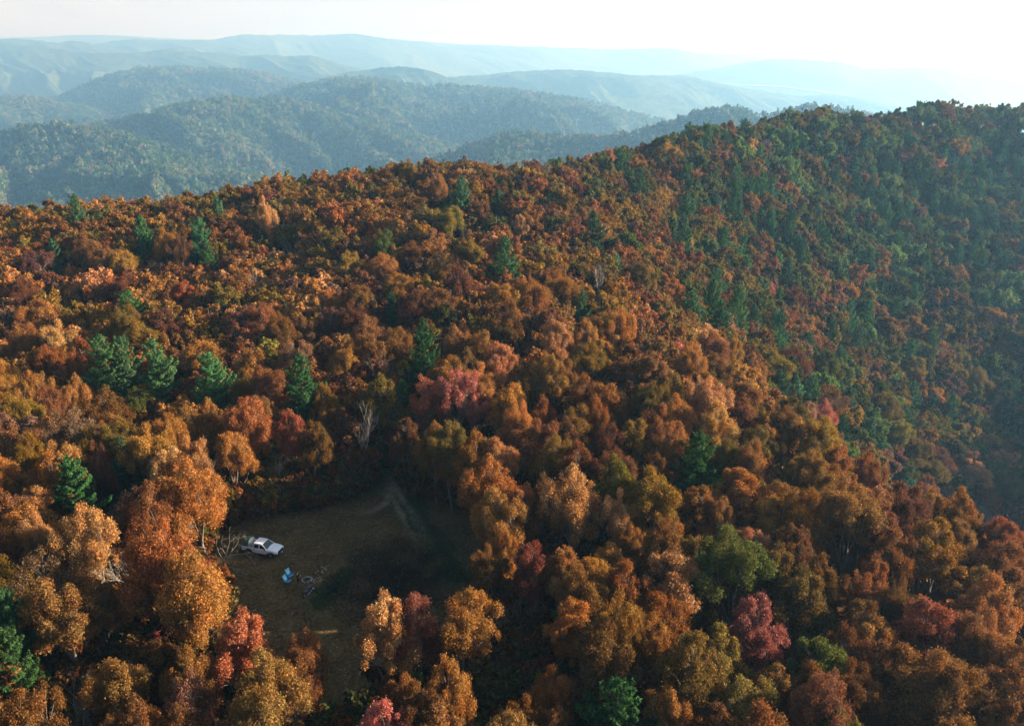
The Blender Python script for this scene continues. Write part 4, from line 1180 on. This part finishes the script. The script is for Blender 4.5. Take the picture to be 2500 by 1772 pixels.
# tent standing in the load bed
TNT = thing('bed_tent', 'grey-green domed tent with curved hoops pitched in the load bed of the white pickup', 'tent')
TNT.location = TRK.matrix_basis @ Vector((-1.82, 0, .68)); TNT.rotation_euler = (0, 0, hd)
def arch(x, hw, h, k=14):
    return [(x, hw * math.cos(math.pi * i / k) * (1 + .05 * math.sin(math.pi * i / k)), h * math.sin(math.pi * i / k) ** .8) for i in range(k + 1)]
b = MB(); b.loft([arch(x, .88, h_) for x, h_ in ((-.78, 1.02), (-.55, 1.22), (-.3, 1.32), (-.02, 1.36), (.12, 1.34))], cap=True); b.done('tent_canopy', M_TENT, TNT)
b = MB(); b.loft([arch(x, hw, h_) for x, hw, h_ in ((.125, .87, 1.32), (.35, .84, 1.02), (.58, .80, .72), (.76, .76, .50))]); b.done('tent_front_slope', M_TENT2, TNT)
for x, h_ in ((.12, 1.37), (-.78, 1.05), (-.32, 1.35)):
    b = MB(); b.tube(arch(x, .895, h_), .025, 6); b.done('tent_hoop', M_POLE, TNT)
b = MB(); b.tube([(p[0] - .83, p[1] * .55, p[2] * .72 + .02) for p in arch(0, .9, 1.1)], .018, 5); b.done('door_zip', M_POLE, TNT)
b = MB(); b.loft([[(x, y_ * math.cos(a), z_ + hgt * math.sin(a)) for a in np.linspace(0, math.pi, 9)] for x, y_, z_, hgt in ((-.80, .66, .0, .85), (-1.05, .6, -.05, .62), (-1.30, .5, -.1, .35))]); b.done('tent_rear_flap', M_TENT2, TNT)

# ---- camp chairs
M_SKY = mat('pale_blue_sling', (.14, .58, .68), .7, noise=.1, scale=6)
M_SKYL = mat('light_blue_stripe', (.42, .78, .82), .7)
M_BLUE = mat('blue_sling', (.02, .20, .42), .7, noise=.1, scale=6)
def chair(u, v, rz, label):
    p = gp(u, v)
    t = thing('camp_chair', label, 'camp chair', p, rz, 'blue camp chairs')
    hw = .29
    back = [(-.46, 1.02), (-.40, .85), (-.32, .66), (-.23, .48)]; seat = [(-.23, .48), (-.05, .40), (.14, .40), (.30, .46), (.36, .50)]
    def sheet(prof, y0, y1, th=.02, dx=0):
        bb = MB(); bb.loft([[(x + dx, y0, z), (x + dx, (y0 + y1) / 2, z - .025 * (1 if y1 - y0 > .4 else .6)), (x + dx, y1, z), (x + dx - .005, y1, z - th), (x + dx - .005, (y0 + y1) / 2, z - th - .025), (x + dx - .005, y0, z - th)] for x, z in prof]); return bb
    bk = sheet(back, -hw, hw).done('backrest', M_SKY, t)
    sheet([(x + .022, z + .004) for x, z in back[1:]], -.14, .14).done('back_stripe', M_SKYL, bk)
    sheet(seat, -hw, hw).done('seat', M_BLUE, t)
    for s_ in (-1, 1):
        bb = MB(); bb.tube([(.34, s_ * hw, .5), (.05, s_ * hw, .26), (-.40, s_ * hw, .01)], .013, 6); bb.done('leg', M_BLACK, t)
        bb = MB(); bb.tube([(-.46, s_ * hw, 1.03), (-.23, s_ * (hw + .01), .49), (0, s_ * (hw + .01), .25), (.34, s_ * hw, .01)], .013, 6); bb.done('leg', M_BLACK, t)
        bb = MB(); bb.box((-.02, s_ * (hw + .03), .68), (.48, .06, .025), bevel=.01); bb.tube([(.2, s_ * (hw + .03), .68), (.26, s_ * hw, .45)], .012, 5); bb.done('armrest', M_BLUE, t)
    bb = MB(); bb.tube([(-.46, -hw, 1.03), (-.46, hw, 1.03)], .014, 6); bb.done('back_rail', M_SKYL, t)
    bb = MB(); bb.tube([(.36, -hw, .5), (.36, hw, .5)], .014, 6); bb.done('seat_rail', M_SKYL, t)
    t.scale = (1.12,) * 3
chair(708.5, 1410.5, R(-38), 'light blue sling camp chair nearer the truck, just left of the person')
chair(703.0, 1425.0, R(-22), 'light blue sling camp chair below and left of the other one')

# ---- person
M_CLOTH = mat('black_jacket_cloth', (.008, .008, .009), .9)
M_TROU = mat('black_trouser_cloth', (.010, .010, .013), .9)
M_SKIN = mat('skin', (.48, .29, .20), .6)
M_HAIR = mat('dark_hair', (.012, .008, .006), .7)
def skin(name, verts, edges, radii, m, parent, sub=2):
    me = bpy.data.meshes.new(name); me.from_pydata(verts, edges, []); me.materials.append(m)
    o = link(name, me, parent)
    md = o.modifiers.new('skin', 'SKIN'); md.use_smooth_shade = True; md.branch_smoothing = .6
    for i, r_ in enumerate(radii):
        sv = me.skin_vertices[0].data[i]; sv.radius = (r_, r_) if not hasattr(r_, '__len__') else r_
        sv.use_root = (i == 0)
    sd = o.modifiers.new('sub', 'SUBSURF'); sd.levels = sub; sd.render_levels = sub
    return o
fp = gp(729.0, 1424.5)
PER = thing('person', 'person in black jacket and trousers standing between the blue chairs and the fire ring', 'person', fp, R(-8))
# faces +x (the fire), forearms raised in front of the chest
body_v = [(0, 0, .95), (0, 0, 1.12), (0, 0, 1.32), (0, 0, 1.46), (.015, 0, 1.53), (.03, 0, 1.60), (.035, 0, 1.70)]
body_e = [(0, 1), (1, 2), (2, 3), (3, 4), (4, 5), (5, 6)]
body_r = [(.15, .115), (.14, .11), (.165, .115), (.12, .09), .052, .075, .085]
def add(vs, rs, start):
    k = start
    for p, r_ in zip(vs, rs):
        body_v.append(p); body_r.append(r_); body_e.append((k, len(body_v) - 1)); k = len(body_v) - 1
    return k
for s_ in (-1, 1):
    add([(0, s_ * .10, .90), (.02, s_ * .13, .50), (-.01, s_ * .15, .10), (.12, s_ * .17, .04)], [.085, .058, .042, .035], 0)
    h_ = add([(0, s_ * .19, 1.43), (-.03, s_ * .27, 1.16), (.16, s_ * .18, 1.14 if s_ < 0 else 1.08), (.22, s_ * .13, 1.19 if s_ < 0 else 1.13), (.27, s_ * .11, 1.22 if s_ < 0 else 1.16)], [.06, .045, .034, .030, .028], 3)
    hx, hy, hz = body_v[h_]
    for k, (fy, ln_) in enumerate(((-.028, .07), (-.010, .08), (.010, .075), (.028, .06))):
        add([(hx + .03, hy + fy, hz + .02), (hx + .03 + ln_ * .5, hy + fy, hz + .035), (hx + .02 + ln_ * .8, hy + fy - s_ * .01, hz + .01)], [.010, .009, .008], h_)
    add([(hx - .005, hy - s_ * .035, hz + .03), (hx + .03, hy - s_ * .05, hz + .05)], [.011, .009], h_)
skin('body', body_v, body_e, body_r, M_SKIN, PER)
jv = [(0, 0, 1.0), (0, 0, 1.14), (0, 0, 1.33), (0, 0, 1.45), (.01, 0, 1.52)]; je = [(0, 1), (1, 2), (2, 3), (3, 4)]; jr = [(.175, .14), (.165, .13), (.19, .135), (.14, .11), .075]
for s_ in (-1, 1):
    k = 3
    for p, r_ in (((0, s_ * .20, 1.43), .078), ((-.03, s_ * .28, 1.16), .062), ((.14, s_ * .19, 1.13 if s_ < 0 else 1.07), .05), ((.195, s_ * .15, 1.165 if s_ < 0 else 1.105), .043)):
        jv.append(p); jr.append(r_); je.append((k, len(jv) - 1)); k = len(jv) - 1
skin('jacket', jv, je, jr, M_CLOTH, PER)
tv = [(0, 0, .98)]; te = []; tr_ = [(.165, .13)]
for s_ in (-1, 1):
    k = 0
    for p, r_ in (((0, s_ * .10, .88), .105), ((.02, s_ * .13, .50), .078), ((-.01, s_ * .15, .12), .062)):
        tv.append(p); tr_.append(r_); te.append((k, len(tv) - 1)); k = len(tv) - 1
skin('trousers', tv, te, tr_, M_TROU, PER)
for s_ in (-1, 1):
    b = MB(); b.box((.05, s_ * .16, .05), (.29, .11, .10), bevel=.035); b.done('shoe', M_BLACK, PER)
b = MB(); bmesh.ops.create_uvsphere(b.bm, u_segments=16, v_segments=10, radius=.112)
bmesh.ops.scale(b.bm, vec=(1.05, .92, 1.0), verts=b.bm.verts); bmesh.ops.delete(b.bm, geom=[v_ for v_ in b.bm.verts if v_.co.x > .045 and v_.co.z < .05], context='VERTS')
bmesh.ops.translate(b.bm, vec=(.02, 0, 1.70), verts=b.bm.verts); b.done('hair', M_HAIR, PER)
for s_ in (-1, 1):
    b = MB(); b.box((.118, s_ * .034, 1.70), (.012, .025, .012), bevel=.004); b.done('eye', M_HAIR, PER)
    b = MB(); b.box((.03, s_ * .092, 1.68), (.035, .02, .06), bevel=.008); b.done('ear', M_SKIN, PER)
b = MB(); b.box((.130, 0, 1.665), (.03, .026, .045), bevel=.01); b.done('nose', M_SKIN, PER)
b = MB(); b.box((.112, 0, 1.625), (.012, .05, .012), bevel=.004); b.done('mouth', mat('lips', (.3, .12, .1), .6), PER)
CUP = thing('cup', 'small pale cup held up in the hands of the person in black', 'cup')
b = MB(); b.lathe([(.001, 0), (.034, 0), (.042, .11), (.038, .11), (.031, .01), (.001, .01)], 'Z', n=14)
mug = b.done('cup_body', M_LAMP, CUP)
CUP.location = PER.matrix_basis @ Vector((.335, -.06, 1.20))

# ---- fire ring
M_STONE = mat('pale_stone', (.30, .28, .24), .9, noise=.35, scale=6)
M_ASH = mat('ash', (.04, .038, .036), 1.0, noise=.5, scale=9)
M_WOODP = mat('split_wood', (.30, .23, .16), .85, noise=.3, scale=8)
M_CHAR = mat('charred_wood', (.015, .012, .010), .9)
def stone_mesh(k):
    rg_ = random.Random(k); bm = bmesh.new(); bmesh.ops.create_icosphere(bm, subdivisions=2, radius=1)
    for v_ in bm.verts: v_.co *= rg_.uniform(.86, 1.1); v_.co.z *= .62
    me = bpy.data.meshes.new('stone'); bm.to_mesh(me); bm.free(); me.materials.append(M_STONE); return me
STN = [stone_mesh(k) for k in range(5)]
fr = gp(749.6, 1414.6)
FIRE = thing('fire_ring', 'round ring of pale stones around ash, right of the person in black', 'fire ring', fr)
for k in range(21):
    a = 2 * math.pi * k / 21 + random.uniform(-.08, .08)
    if k == 16: continue
    s_ = random.uniform(.065, .115)
    st = link('stone', random.choice(STN), FIRE, (math.cos(a) * random.uniform(.54, .62), math.sin(a) * random.uniform(.54, .62), s_ * .45), (0, 0, random.uniform(0, 6)), (s_ * random.uniform(.9, 1.4), s_, s_))
b = MB(); b.lathe([(.001, .07), (.2, .06), (.4, .03), (.5, .008)], 'Z', n=18); b.done('ash_heap', M_ASH, FIRE)
for a in (.3, 1.4, 2.6):
    b = MB(); b.tube([(-.24 * math.cos(a), -.24 * math.sin(a), .09), (.22 * math.cos(a), .22 * math.sin(a), .14)], [.035, .028], 7); b.done('charred_log', M_CHAR, FIRE)
# second, scattered stones
FIRE2 = thing('stone_scatter', 'loose broken circle of small stones and sticks right of the fire ring', 'stones', gp(775.4, 1416))
for k in range(12):
    a = 2 * math.pi * k / 12; s_ = random.uniform(.04, .08)
    link('stone', random.choice(STN), FIRE2, (math.cos(a) * random.uniform(.35, .6), math.sin(a) * random.uniform(.35, .6), s_ * .4), (0, 0, a), (s_ * 1.3, s_, s_))
for a, u_ in ((.6, .2), (2.2, -.2), (1.2, .35)):
    b = MB(); b.tube([(u_ - .3 * math.cos(a), -.3 * math.sin(a), .03), (u_ + .3 * math.cos(a), .3 * math.sin(a), .07)], [.022, .015], 6); b.done('stick', M_WOODP, FIRE2)
# firewood scraps
FW = [(776.5, 1394.2, 'brightest split log lying above the fire ring'), (785.6, 1396.2, 'short split log right of the brightest log'), (786.0, 1385.0, 'small wood chip above the short split log'),
      (792.2, 1387.0, 'wood chip in the middle of the scraps right of the logs'), (796.0, 1391.0, 'round pale wood block at the right of the scraps'), (796.8, 1382.6, 'upright pale scrap topmost of the firewood scraps'),
      (749.5, 1378.0, 'small pale chip on the grass left above the fire ring, left of two'), (755.7, 1376.6, 'small pale chip on the grass above the fire ring, right of two'), (801.5, 1400.8, 'single pale wood chip rightmost of the scraps'),
      (788.2, 1398.8, 'dull wood scrap just under the short split log'), (771.0, 1398.0, 'thin reddish stick beside the brightest split log')]
for u, v, lab in FW:
    p = gp(u, v); big = 'log' in lab or 'block' in lab
    b = MB(); L_ = .15 if big else .06; a = random.uniform(0, 3.1)
    b.prism([(-L_, 0), (L_, 0), (L_ * .95, .05 + L_ * .3), (-L_ * .9, .07 + L_ * .25)], -.06 if big else -.04, .06 if big else .04)
    o = b.done('firewood_piece', M_WOODP, None, (p.x, p.y, p.z + .005), (0, 0, a), smooth=False)
    o['label'] = lab; o['category'] = 'firewood'; o['group'] = 'scattered firewood'
p0 = gp(784.5, 1394); p1 = gp(810, 1379.5)
b = MB(); b.tube([p0 + Vector((0, 0, .06)), (p0 + p1) / 2 + Vector((0, .1, .22)), p1 + Vector((0, 0, .05))], [.03, .022, .012], 6)
b.tube([(p0 + p1) / 2 + Vector((0, .1, .22)), (p0 + p1) / 2 + Vector((.3, .7, .5))], [.016, .006], 5)
o = b.done('fallen_branch', M_BARK_PALE); o['label'] = 'long thin fallen branch slanting up to the right from the wood scraps'; o['category'] = 'branch'

# ---- motorcycle
mc = gp(756.0, 1449.5); mh = math.atan2(gp(768, 1436).y - gp(744, 1459).y, gp(768, 1436).x - gp(744, 1459).x)
MOTO = thing('motorcycle', 'black motorcycle with bright metal parts standing below the fire ring', 'motorcycle', mc, mh)
M_MBLK = mat('black_enamel', (.010, .013, .018), .18, coat=.8)
M_SEAT = mat('black_seat_vinyl', (.02, .02, .022), .5)
for x in (-.76, .78):
    w_ = link('wheel', None, MOTO, (x, 0, .32))
    b = MB(); b.lathe([(.235, -.05), (.29, -.065), (.32, -.03), (.32, .03), (.29, .065), (.235, .05)], 'Y', n=24); b.done('tyre', M_TYRE, w_)
    b = MB(); b.lathe([(.235, -.04), (.215, -.03), (.215, .03), (.235, .04)], 'Y', n=24)
    for k in range(10):
        a = 2 * math.pi * k / 10; b.tube([(math.cos(a) * .03, 0, math.sin(a) * .03), (math.cos(a) * .22, 0, math.sin(a) * .22)], .008, 4)
    b.lathe([(.001, -.06), (.04, -.06), (.04, .06), (.001, .06)], 'Y', n=10); b.done('rim', M_CHROME, w_)
    b = MB(); b.loft([[(x + math.cos(a) * .36, -.075, .32 + math.sin(a) * .36), (x + math.cos(a) * .38, 0, .32 + math.sin(a) * .38), (x + math.cos(a) * .36, .075, .32 + math.sin(a) * .36)] for a in (np.linspace(.5, 2.7, 9) if x < 0 else np.linspace(.7, 2.5, 8))], cap=False); b.done('fender', M_MBLK, MOTO)
for s_ in (-1, 1):
    b = MB(); b.tube([(.78, s_ * .09, .32), (.56, s_ * .09, .92)], [.028, .024], 8); b.done('fork', M_CHROME, MOTO)
    b = MB(); b.tube([(.46, s_ * .02, 1.02), (.46, s_ * .2, 1.08), (.32, s_ * .40, 1.06)], .016, 7); hb_ = b.done('handlebar', M_CHROME, MOTO)
    b = MB(); b.tube([(.36, s_ * .35, 1.065), (.28, s_ * .46, 1.055)], .022, 7); b.done('grip', M_TYRE, hb_)
    b = MB(); b.tube([(.40, s_ * .32, 1.07), (.42, s_ * .36, 1.2)], .008, 5); b.box((.42, s_ * .39, 1.24), (.02, .13, .08), bevel=.008); b.done('mirror', M_CHROME, MOTO)
    b = MB(); b.tube([(.2, s_ * .13, .5), (.28, s_ * .2, .3), (-.2, s_ * .2, .26), (-.9, s_ * .2, .36)], [.025, .028, .03, .048], 10); b.done('exhaust_pipe', M_CHROME, MOTO)
    b = MB(); b.box((-.62, s_ * .24, .62), (.46, .17, .32), bevel=.05); b.done('saddlebag', M_MBLK, MOTO)
b = MB(); b.loft([[(x, hw * math.cos(a), z + hh * math.sin(a)) for a in np.linspace(0, 2 * math.pi, 12, endpoint=False)] for x, hw, hh, z in ((.44, .06, .07, .86), (.34, .15, .13, .85), (.12, .17, .14, .82), (-.08, .13, .10, .78), (-.16, .07, .05, .76))]); b.done('fuel_tank', M_MBLK, MOTO)
b = MB(); b.loft([[(x, -hw, z), (x, -hw * .7, z + .06), (x, 0, z + .075), (x, hw * .7, z + .06), (x, hw, z), (x, 0, z - .08)] for x, hw, z in ((-.12, .10, .76), (-.34, .17, .72), (-.5, .16, .77), (-.85, .13, .80), (-.95, .09, .82))]); b.done('seat', M_SEAT, MOTO)
b = MB(); b.box((.05, 0, .46), (.42, .28, .26), bevel=.05); b.box((.12, 0, .62), (.2, .2, .2), (0, R(25), 0), bevel=.03); b.box((-.06, 0, .62), (.18, .2, .2), (0, R(-25), 0), bevel=.03); b.done('engine', M_RIM, MOTO)
b = MB(); b.tube([(.5, 0, .95), (.3, 0, .62), (.1, 0, .3), (-.4, 0, .3), (-.76, 0, .32)], .025, 7); b.tube([(.5, 0, .95), (.0, 0, .72), (-.5, 0, .7), (-.9, 0, .72)], .022, 7); b.tube([(-.05, .1, .3), (-.12, .36, .01)], .014, 5); b.done('frame', M_BLACK, MOTO)
b = MB(); b.lathe([(.001, .66), (.085, .66), (.095, .62), (.07, .54), (.001, .52)], 'X', (0, 0, .92), n=16); b.done('headlight', M_CHROME, MOTO)
b = MB(); b.box((.55, 0, 1.12), (.03, .42, .34), (0, R(-28), 0), bevel=.02); b.done('windscreen', M_GLASS, MOTO)
MOTO.rotation_euler = (R(-9), 0, mh); MOTO.scale = (1.08,) * 3

# ---- dark low bush and the dark tufts on the darker oval of ground
def tufts(name, cx_, cy_, rx, ry, n, hmin, hmax, cols, lab, cat, mask=None, w=.02):
    P_ = []; C_l = []
    tries = 0
    a = rng.uniform(0, 6.283, n); q = np.sqrt(rng.uniform(0, 1, n)); X = cx_ + np.cos(a) * q * rx; Y = cy_ + np.sin(a) * q * ry
    if mask is not None:
        k = mask(X, Y); X, Y = X[k], Y[k]; n = len(X)
    Z = ground(X, Y)
    hh = rng.uniform(hmin, hmax, n); t_ = rng.normal(0, .35, (n, 2)) * hh[:, None]
    d = rng.uniform(0, 3.14, n); dxw, dyw = np.cos(d) * w, np.sin(d) * w
    Vv_ = np.stack([np.stack([X - dxw, Y - dyw, Z - .02], 1), np.stack([X + dxw, Y + dyw, Z - .02], 1), np.stack([X + t_[:, 0], Y + t_[:, 1], Z + hh], 1)], 1).reshape(-1, 3)
    ci_ = rng.integers(0, len(cols), n)
    me = mesh_np(name, Vv_, np.arange(n * 3).reshape(-1, 3), cols, ci_)
    o = link(name, me); o['kind'] = 'stuff'; o['label'] = lab; o['category'] = cat
    return o
G1 = mat('dry_grass', (.10, .062, .024), 1, spec=0); G2 = mat('russet_grass', (.085, .038, .014), 1, spec=0); G3 = mat('green_grass', (.03, .055, .012), 1, spec=0); G4 = mat('dark_blades', (.022, .016, .010), 1, spec=0); G5 = mat('straw', (.20, .15, .08), 1, spec=0)
tufts('dry_grass', -18, 84, 26, 32, 110000, .04, .16, [G1, G2, G1, G2, G3, G5, G5], 'short dry brown grass of the clearing', 'grass', lambda X, Y: seg_dist(X, Y, TR_B) > .8)
tufts('dark_tufts', ccx, ccy, 8.5, 9.5, 30000, .08, .4, [G4, G4, G4, G2], 'dark low tufts in the middle of the clearing', 'brush', lambda X, Y: rng.uniform(0, 1, X.shape) < 1.25 - np.hypot((X - ccx) / 7.5, (Y - ccy) / 8.5) + .5 * fbm(X / 3, Y / 3, 3), w=.03)
tufts('green_grass', (GREEN[0][0] + GREEN[-1][0]) / 2, (GREEN[0][1] + GREEN[-1][1]) / 2, 9, 16, 60000, .08, .22, [G3], 'green grass strips beside the track and near the motorcycle', 'grass',
      lambda X, Y: (seg_dist(X, Y, GREEN) + fbm(X / 5, Y / 5, 3) * 1.2 < 1.6), w=.03)
tufts('green_grass', GREEN2[1][0], GREEN2[1][1], 4, 5, 12000, .08, .2, [G3], 'patch of green grass right of the motorcycle', 'grass', lambda X, Y: (seg_dist(X, Y, GREEN2) + fbm(X / 3, Y / 3, 3) < 1.5), w=.03)
# fallen leaves
nL = 9000
a = rng.uniform(0, 6.283, nL); q = np.sqrt(rng.uniform(0, 1, nL)); X = -19 + np.cos(a) * q * 25; Y = 83 + np.sin(a) * q * 30
C = np.stack([X, Y, ground(X, Y) + .05], 1)
ll = rng.uniform(.035, .085, nL)
Vl, Fl = leaves_np(C, unit(np.array([0, 0, 1.]) + rng.normal(0, .3, (nL, 3))), ll, ll * .7, rng)
LM = [mat('pale_fallen_leaf', (.42, .33, .20), .8), mat('tan_fallen_leaf', (.22, .11, .04), .8), mat('red_fallen_leaf', (.20, .05, .025), .8), mat('brown_fallen_leaf', (.13, .06, .025), .8)]
o = link('fallen_leaves', mesh_np('fallen_leaves', Vl, Fl, LM, rng.choice(4, nL, p=[.26, .3, .2, .24]))); o['kind'] = 'stuff'; o['label'] = 'fallen leaves strewn over the grass of the clearing'; o['category'] = 'leaves'
# low dark shrub at the edge of the dark patch
p = gp(811, 1441)
SHB = thing('low_shrub', 'small dark leafless-looking shrub on the grass right of the motorcycle', 'shrub', p)
TV, TF = bare(610, H=1.5, spread=.9, levels=4, r0=.03, up=.3, kids=(3, 5)); link('stems', mesh_np('stems', TV, TF, [M_CHAR]), SHB)
(TV, TF), (V, F, lv, cv) = broadleaf(77, 1200, leaf=.05, H=.8, rad=.8, n_clump=18, base=.05, lobes=4)
c = link('foliage', mesh_np('foliage', V, F, [M_LEAF], attrs={'leaf_var': ('FLOAT', lv), 'clump_var': ('FLOAT', cv)}), SHB); c['leaf_color'] = [.02, .026, .03]

# ---- dead tree leaning over the tail of the truck
def dead_tree():
    b0 = gp(522, 1412)
    t = thing('dead_tree', 'white-barked leaning dead tree reaching over the tail of the white pickup', 'tree', b0)
    def P(u, v, dY=0):                # a point of the tree standing near the base's distance
        x, y, z = at(u, v, b0.y + dY); return Vector((x - b0.x, y - b0.y, z - b0.z))
    base_ = Vector((-.9, 0, -.4))
    b = MB(); b.tube([base_, P(531, 1396), P(545, 1382, .2)], [.20, .16, .12], 8)
    b.done('trunk', M_BARK_PALE, t)
    rb = random.Random(5)
    limbs = [[(545, 1382), (556, 1362), (566, 1345), (577, 1330), (583, 1318)], [(545, 1382), (549, 1360), (556, 1340), (561, 1322), (560, 1305)],
             [(566, 1345), (571, 1325), (580, 1314), (592, 1311), (601, 1309)], [(560, 1356), (580, 1352), (600, 1352), (613, 1364), (622, 1378), (627, 1390)],
             [(540, 1386), (560, 1383), (577, 1390), (593, 1397), (604, 1402)], [(548, 1372), (535, 1350), (528, 1328), (530, 1310)], [(533, 1392), (520, 1372), (508, 1358), (505, 1340)],
             [(590, 1352), (608, 1348), (618, 1352)], [(572, 1388), (568, 1400), (572, 1412)], [(556, 1362), (543, 1340), (541, 1322)]]
    for k, lm in enumerate(limbs):
        dd = [0]
        for _ in lm[1:]: dd.append(dd[-1] + rb.uniform(-.35, .35))
        pts = [P(u, v, d_) for (u, v), d_ in zip(lm, dd)]
        r0 = .06 if k < 2 else .035
        b = MB(); b.tube(pts, list(np.linspace(r0, .014, len(pts))), 6)
        for p_ in pts[1:]:
            for _ in range(2):
                q_ = p_ + Vector((rb.uniform(-.5, .9), rb.uniform(-.5, .5), rb.uniform(-.2, .9))); b.tube([p_, (p_ + q_) / 2 + Vector((0, 0, .08)), q_], [.011, .008, .004], 4)
                for _ in range(2):
                    w_ = q_ + Vector((rb.uniform(-.4, .4), rb.uniform(-.3, .3), rb.uniform(-.2, .4))); b.tube([(p_ + q_) / 2, w_], [.008, .004], 3)
        b.done('branch', M_BARK_PALE, t)
dead_tree()
# a few pale trunks and leafless limbs at the dark rim
for u, v, h_, lab in [(690, 1185, 7.5, 'thin pale broken stem in the dark rim behind the pickup, left'), (835, 1168, 8.5, 'thin pale stem at the dark rim left of the track'), (555, 1225, 7, 'thin pale trunk in the dark gap just above the pickup')]:
    p = gp(u, v + 30)
    t = thing('bare_sapling', lab, 'sapling', p, random.uniform(0, 6), 'bare saplings round the clearing')
    TV, TF = bare(640 + int(u), H=h_, spread=.45, levels=4, r0=.09, kids=(2, 3)); link('limbs', mesh_np('limbs', TV, TF, [M_BARK_PALE]), t)

# ---- valley mist and the pale cuts in the near hill
M_MIST = mat('mist_white', (.42, .43, .43), 1, spec=0)
def mist(pts, Y, th, lab):
    xs_, top, bot = [], [], []
    Vm = []; nseg = 90
    u = np.linspace(pts[0][0], pts[-1][0], nseg); v = np.interp(u, [p_[0] for p_ in pts], [p_[1] for p_ in pts])
    e = np.sin(np.linspace(0, math.pi, nseg)) ** .5
    nr_ = 10
    for j in range(nr_):
        a = 2 * math.pi * j / nr_
        x, y, z = at(u, v, Y)
        hgt = th * e * (1 + .35 * fbm(u / 60 + 5, u * 0 + 2.5, 2))
        Vm.append(np.stack([x * np.ones(nseg), y + math.cos(a) * th * 9 * e, z + math.sin(a) * np.maximum(hgt, 0)], 1))
    Vm = np.stack(Vm, 1).reshape(-1, 3)
    ii = np.arange(nseg - 1)[:, None] * nr_; jj = np.arange(nr_)[None]
    Fm = np.stack([ii + jj, ii + (jj + 1) % nr_, ii + nr_ + (jj + 1) % nr_, ii + nr_ + jj], -1).reshape(-1, 4)
    o = link('valley_mist', mesh_np('valley_mist', Vm, Fm, [M_MIST], smooth=True)); o['kind'] = 'stuff'; o['label'] = lab; o['category'] = 'mist'
mist([(1745, 203), (1830, 210), (1900, 212), (1960, 219), (2010, 225), (2065, 229)], 6500, 5, 'long streak of white mist in the valley at the right')
mist([(120, 243), (150, 238), (190, 225)], 6500, 4, 'short white mist patch in the valley at the left')
#@@C1
# ------------------------------------------------------------------ haze: one closed box of thin air
hm = bpy.data.materials.new('haze'); hm.use_nodes = True
ht = hm.node_tree; ht.nodes.clear()
ho = ht.nodes.new('ShaderNodeOutputMaterial'); pv = ht.nodes.new('ShaderNodeVolumePrincipled')
pv.inputs['Color'].default_value = HAZE_COLOR
pv.inputs['Absorption Color'].default_value = (.74, .40, .0, 1)
pv.inputs['Density'].default_value = HAZE_DENSITY
pv.inputs['Anisotropy'].default_value = HAZE_ANISO
ht.links.new(pv.outputs[0], ho.inputs['Volume'])
hb = MB(); hb.box((0, 7300, (560 - 585) / 2), (50000, 19400, 560 + 585))
h = hb.done('haze', hm, smooth=False); h['kind'] = 'stuff'
h['label'] = 'pale blue haze filling the valleys and fading the far mountains'; h['category'] = 'haze'
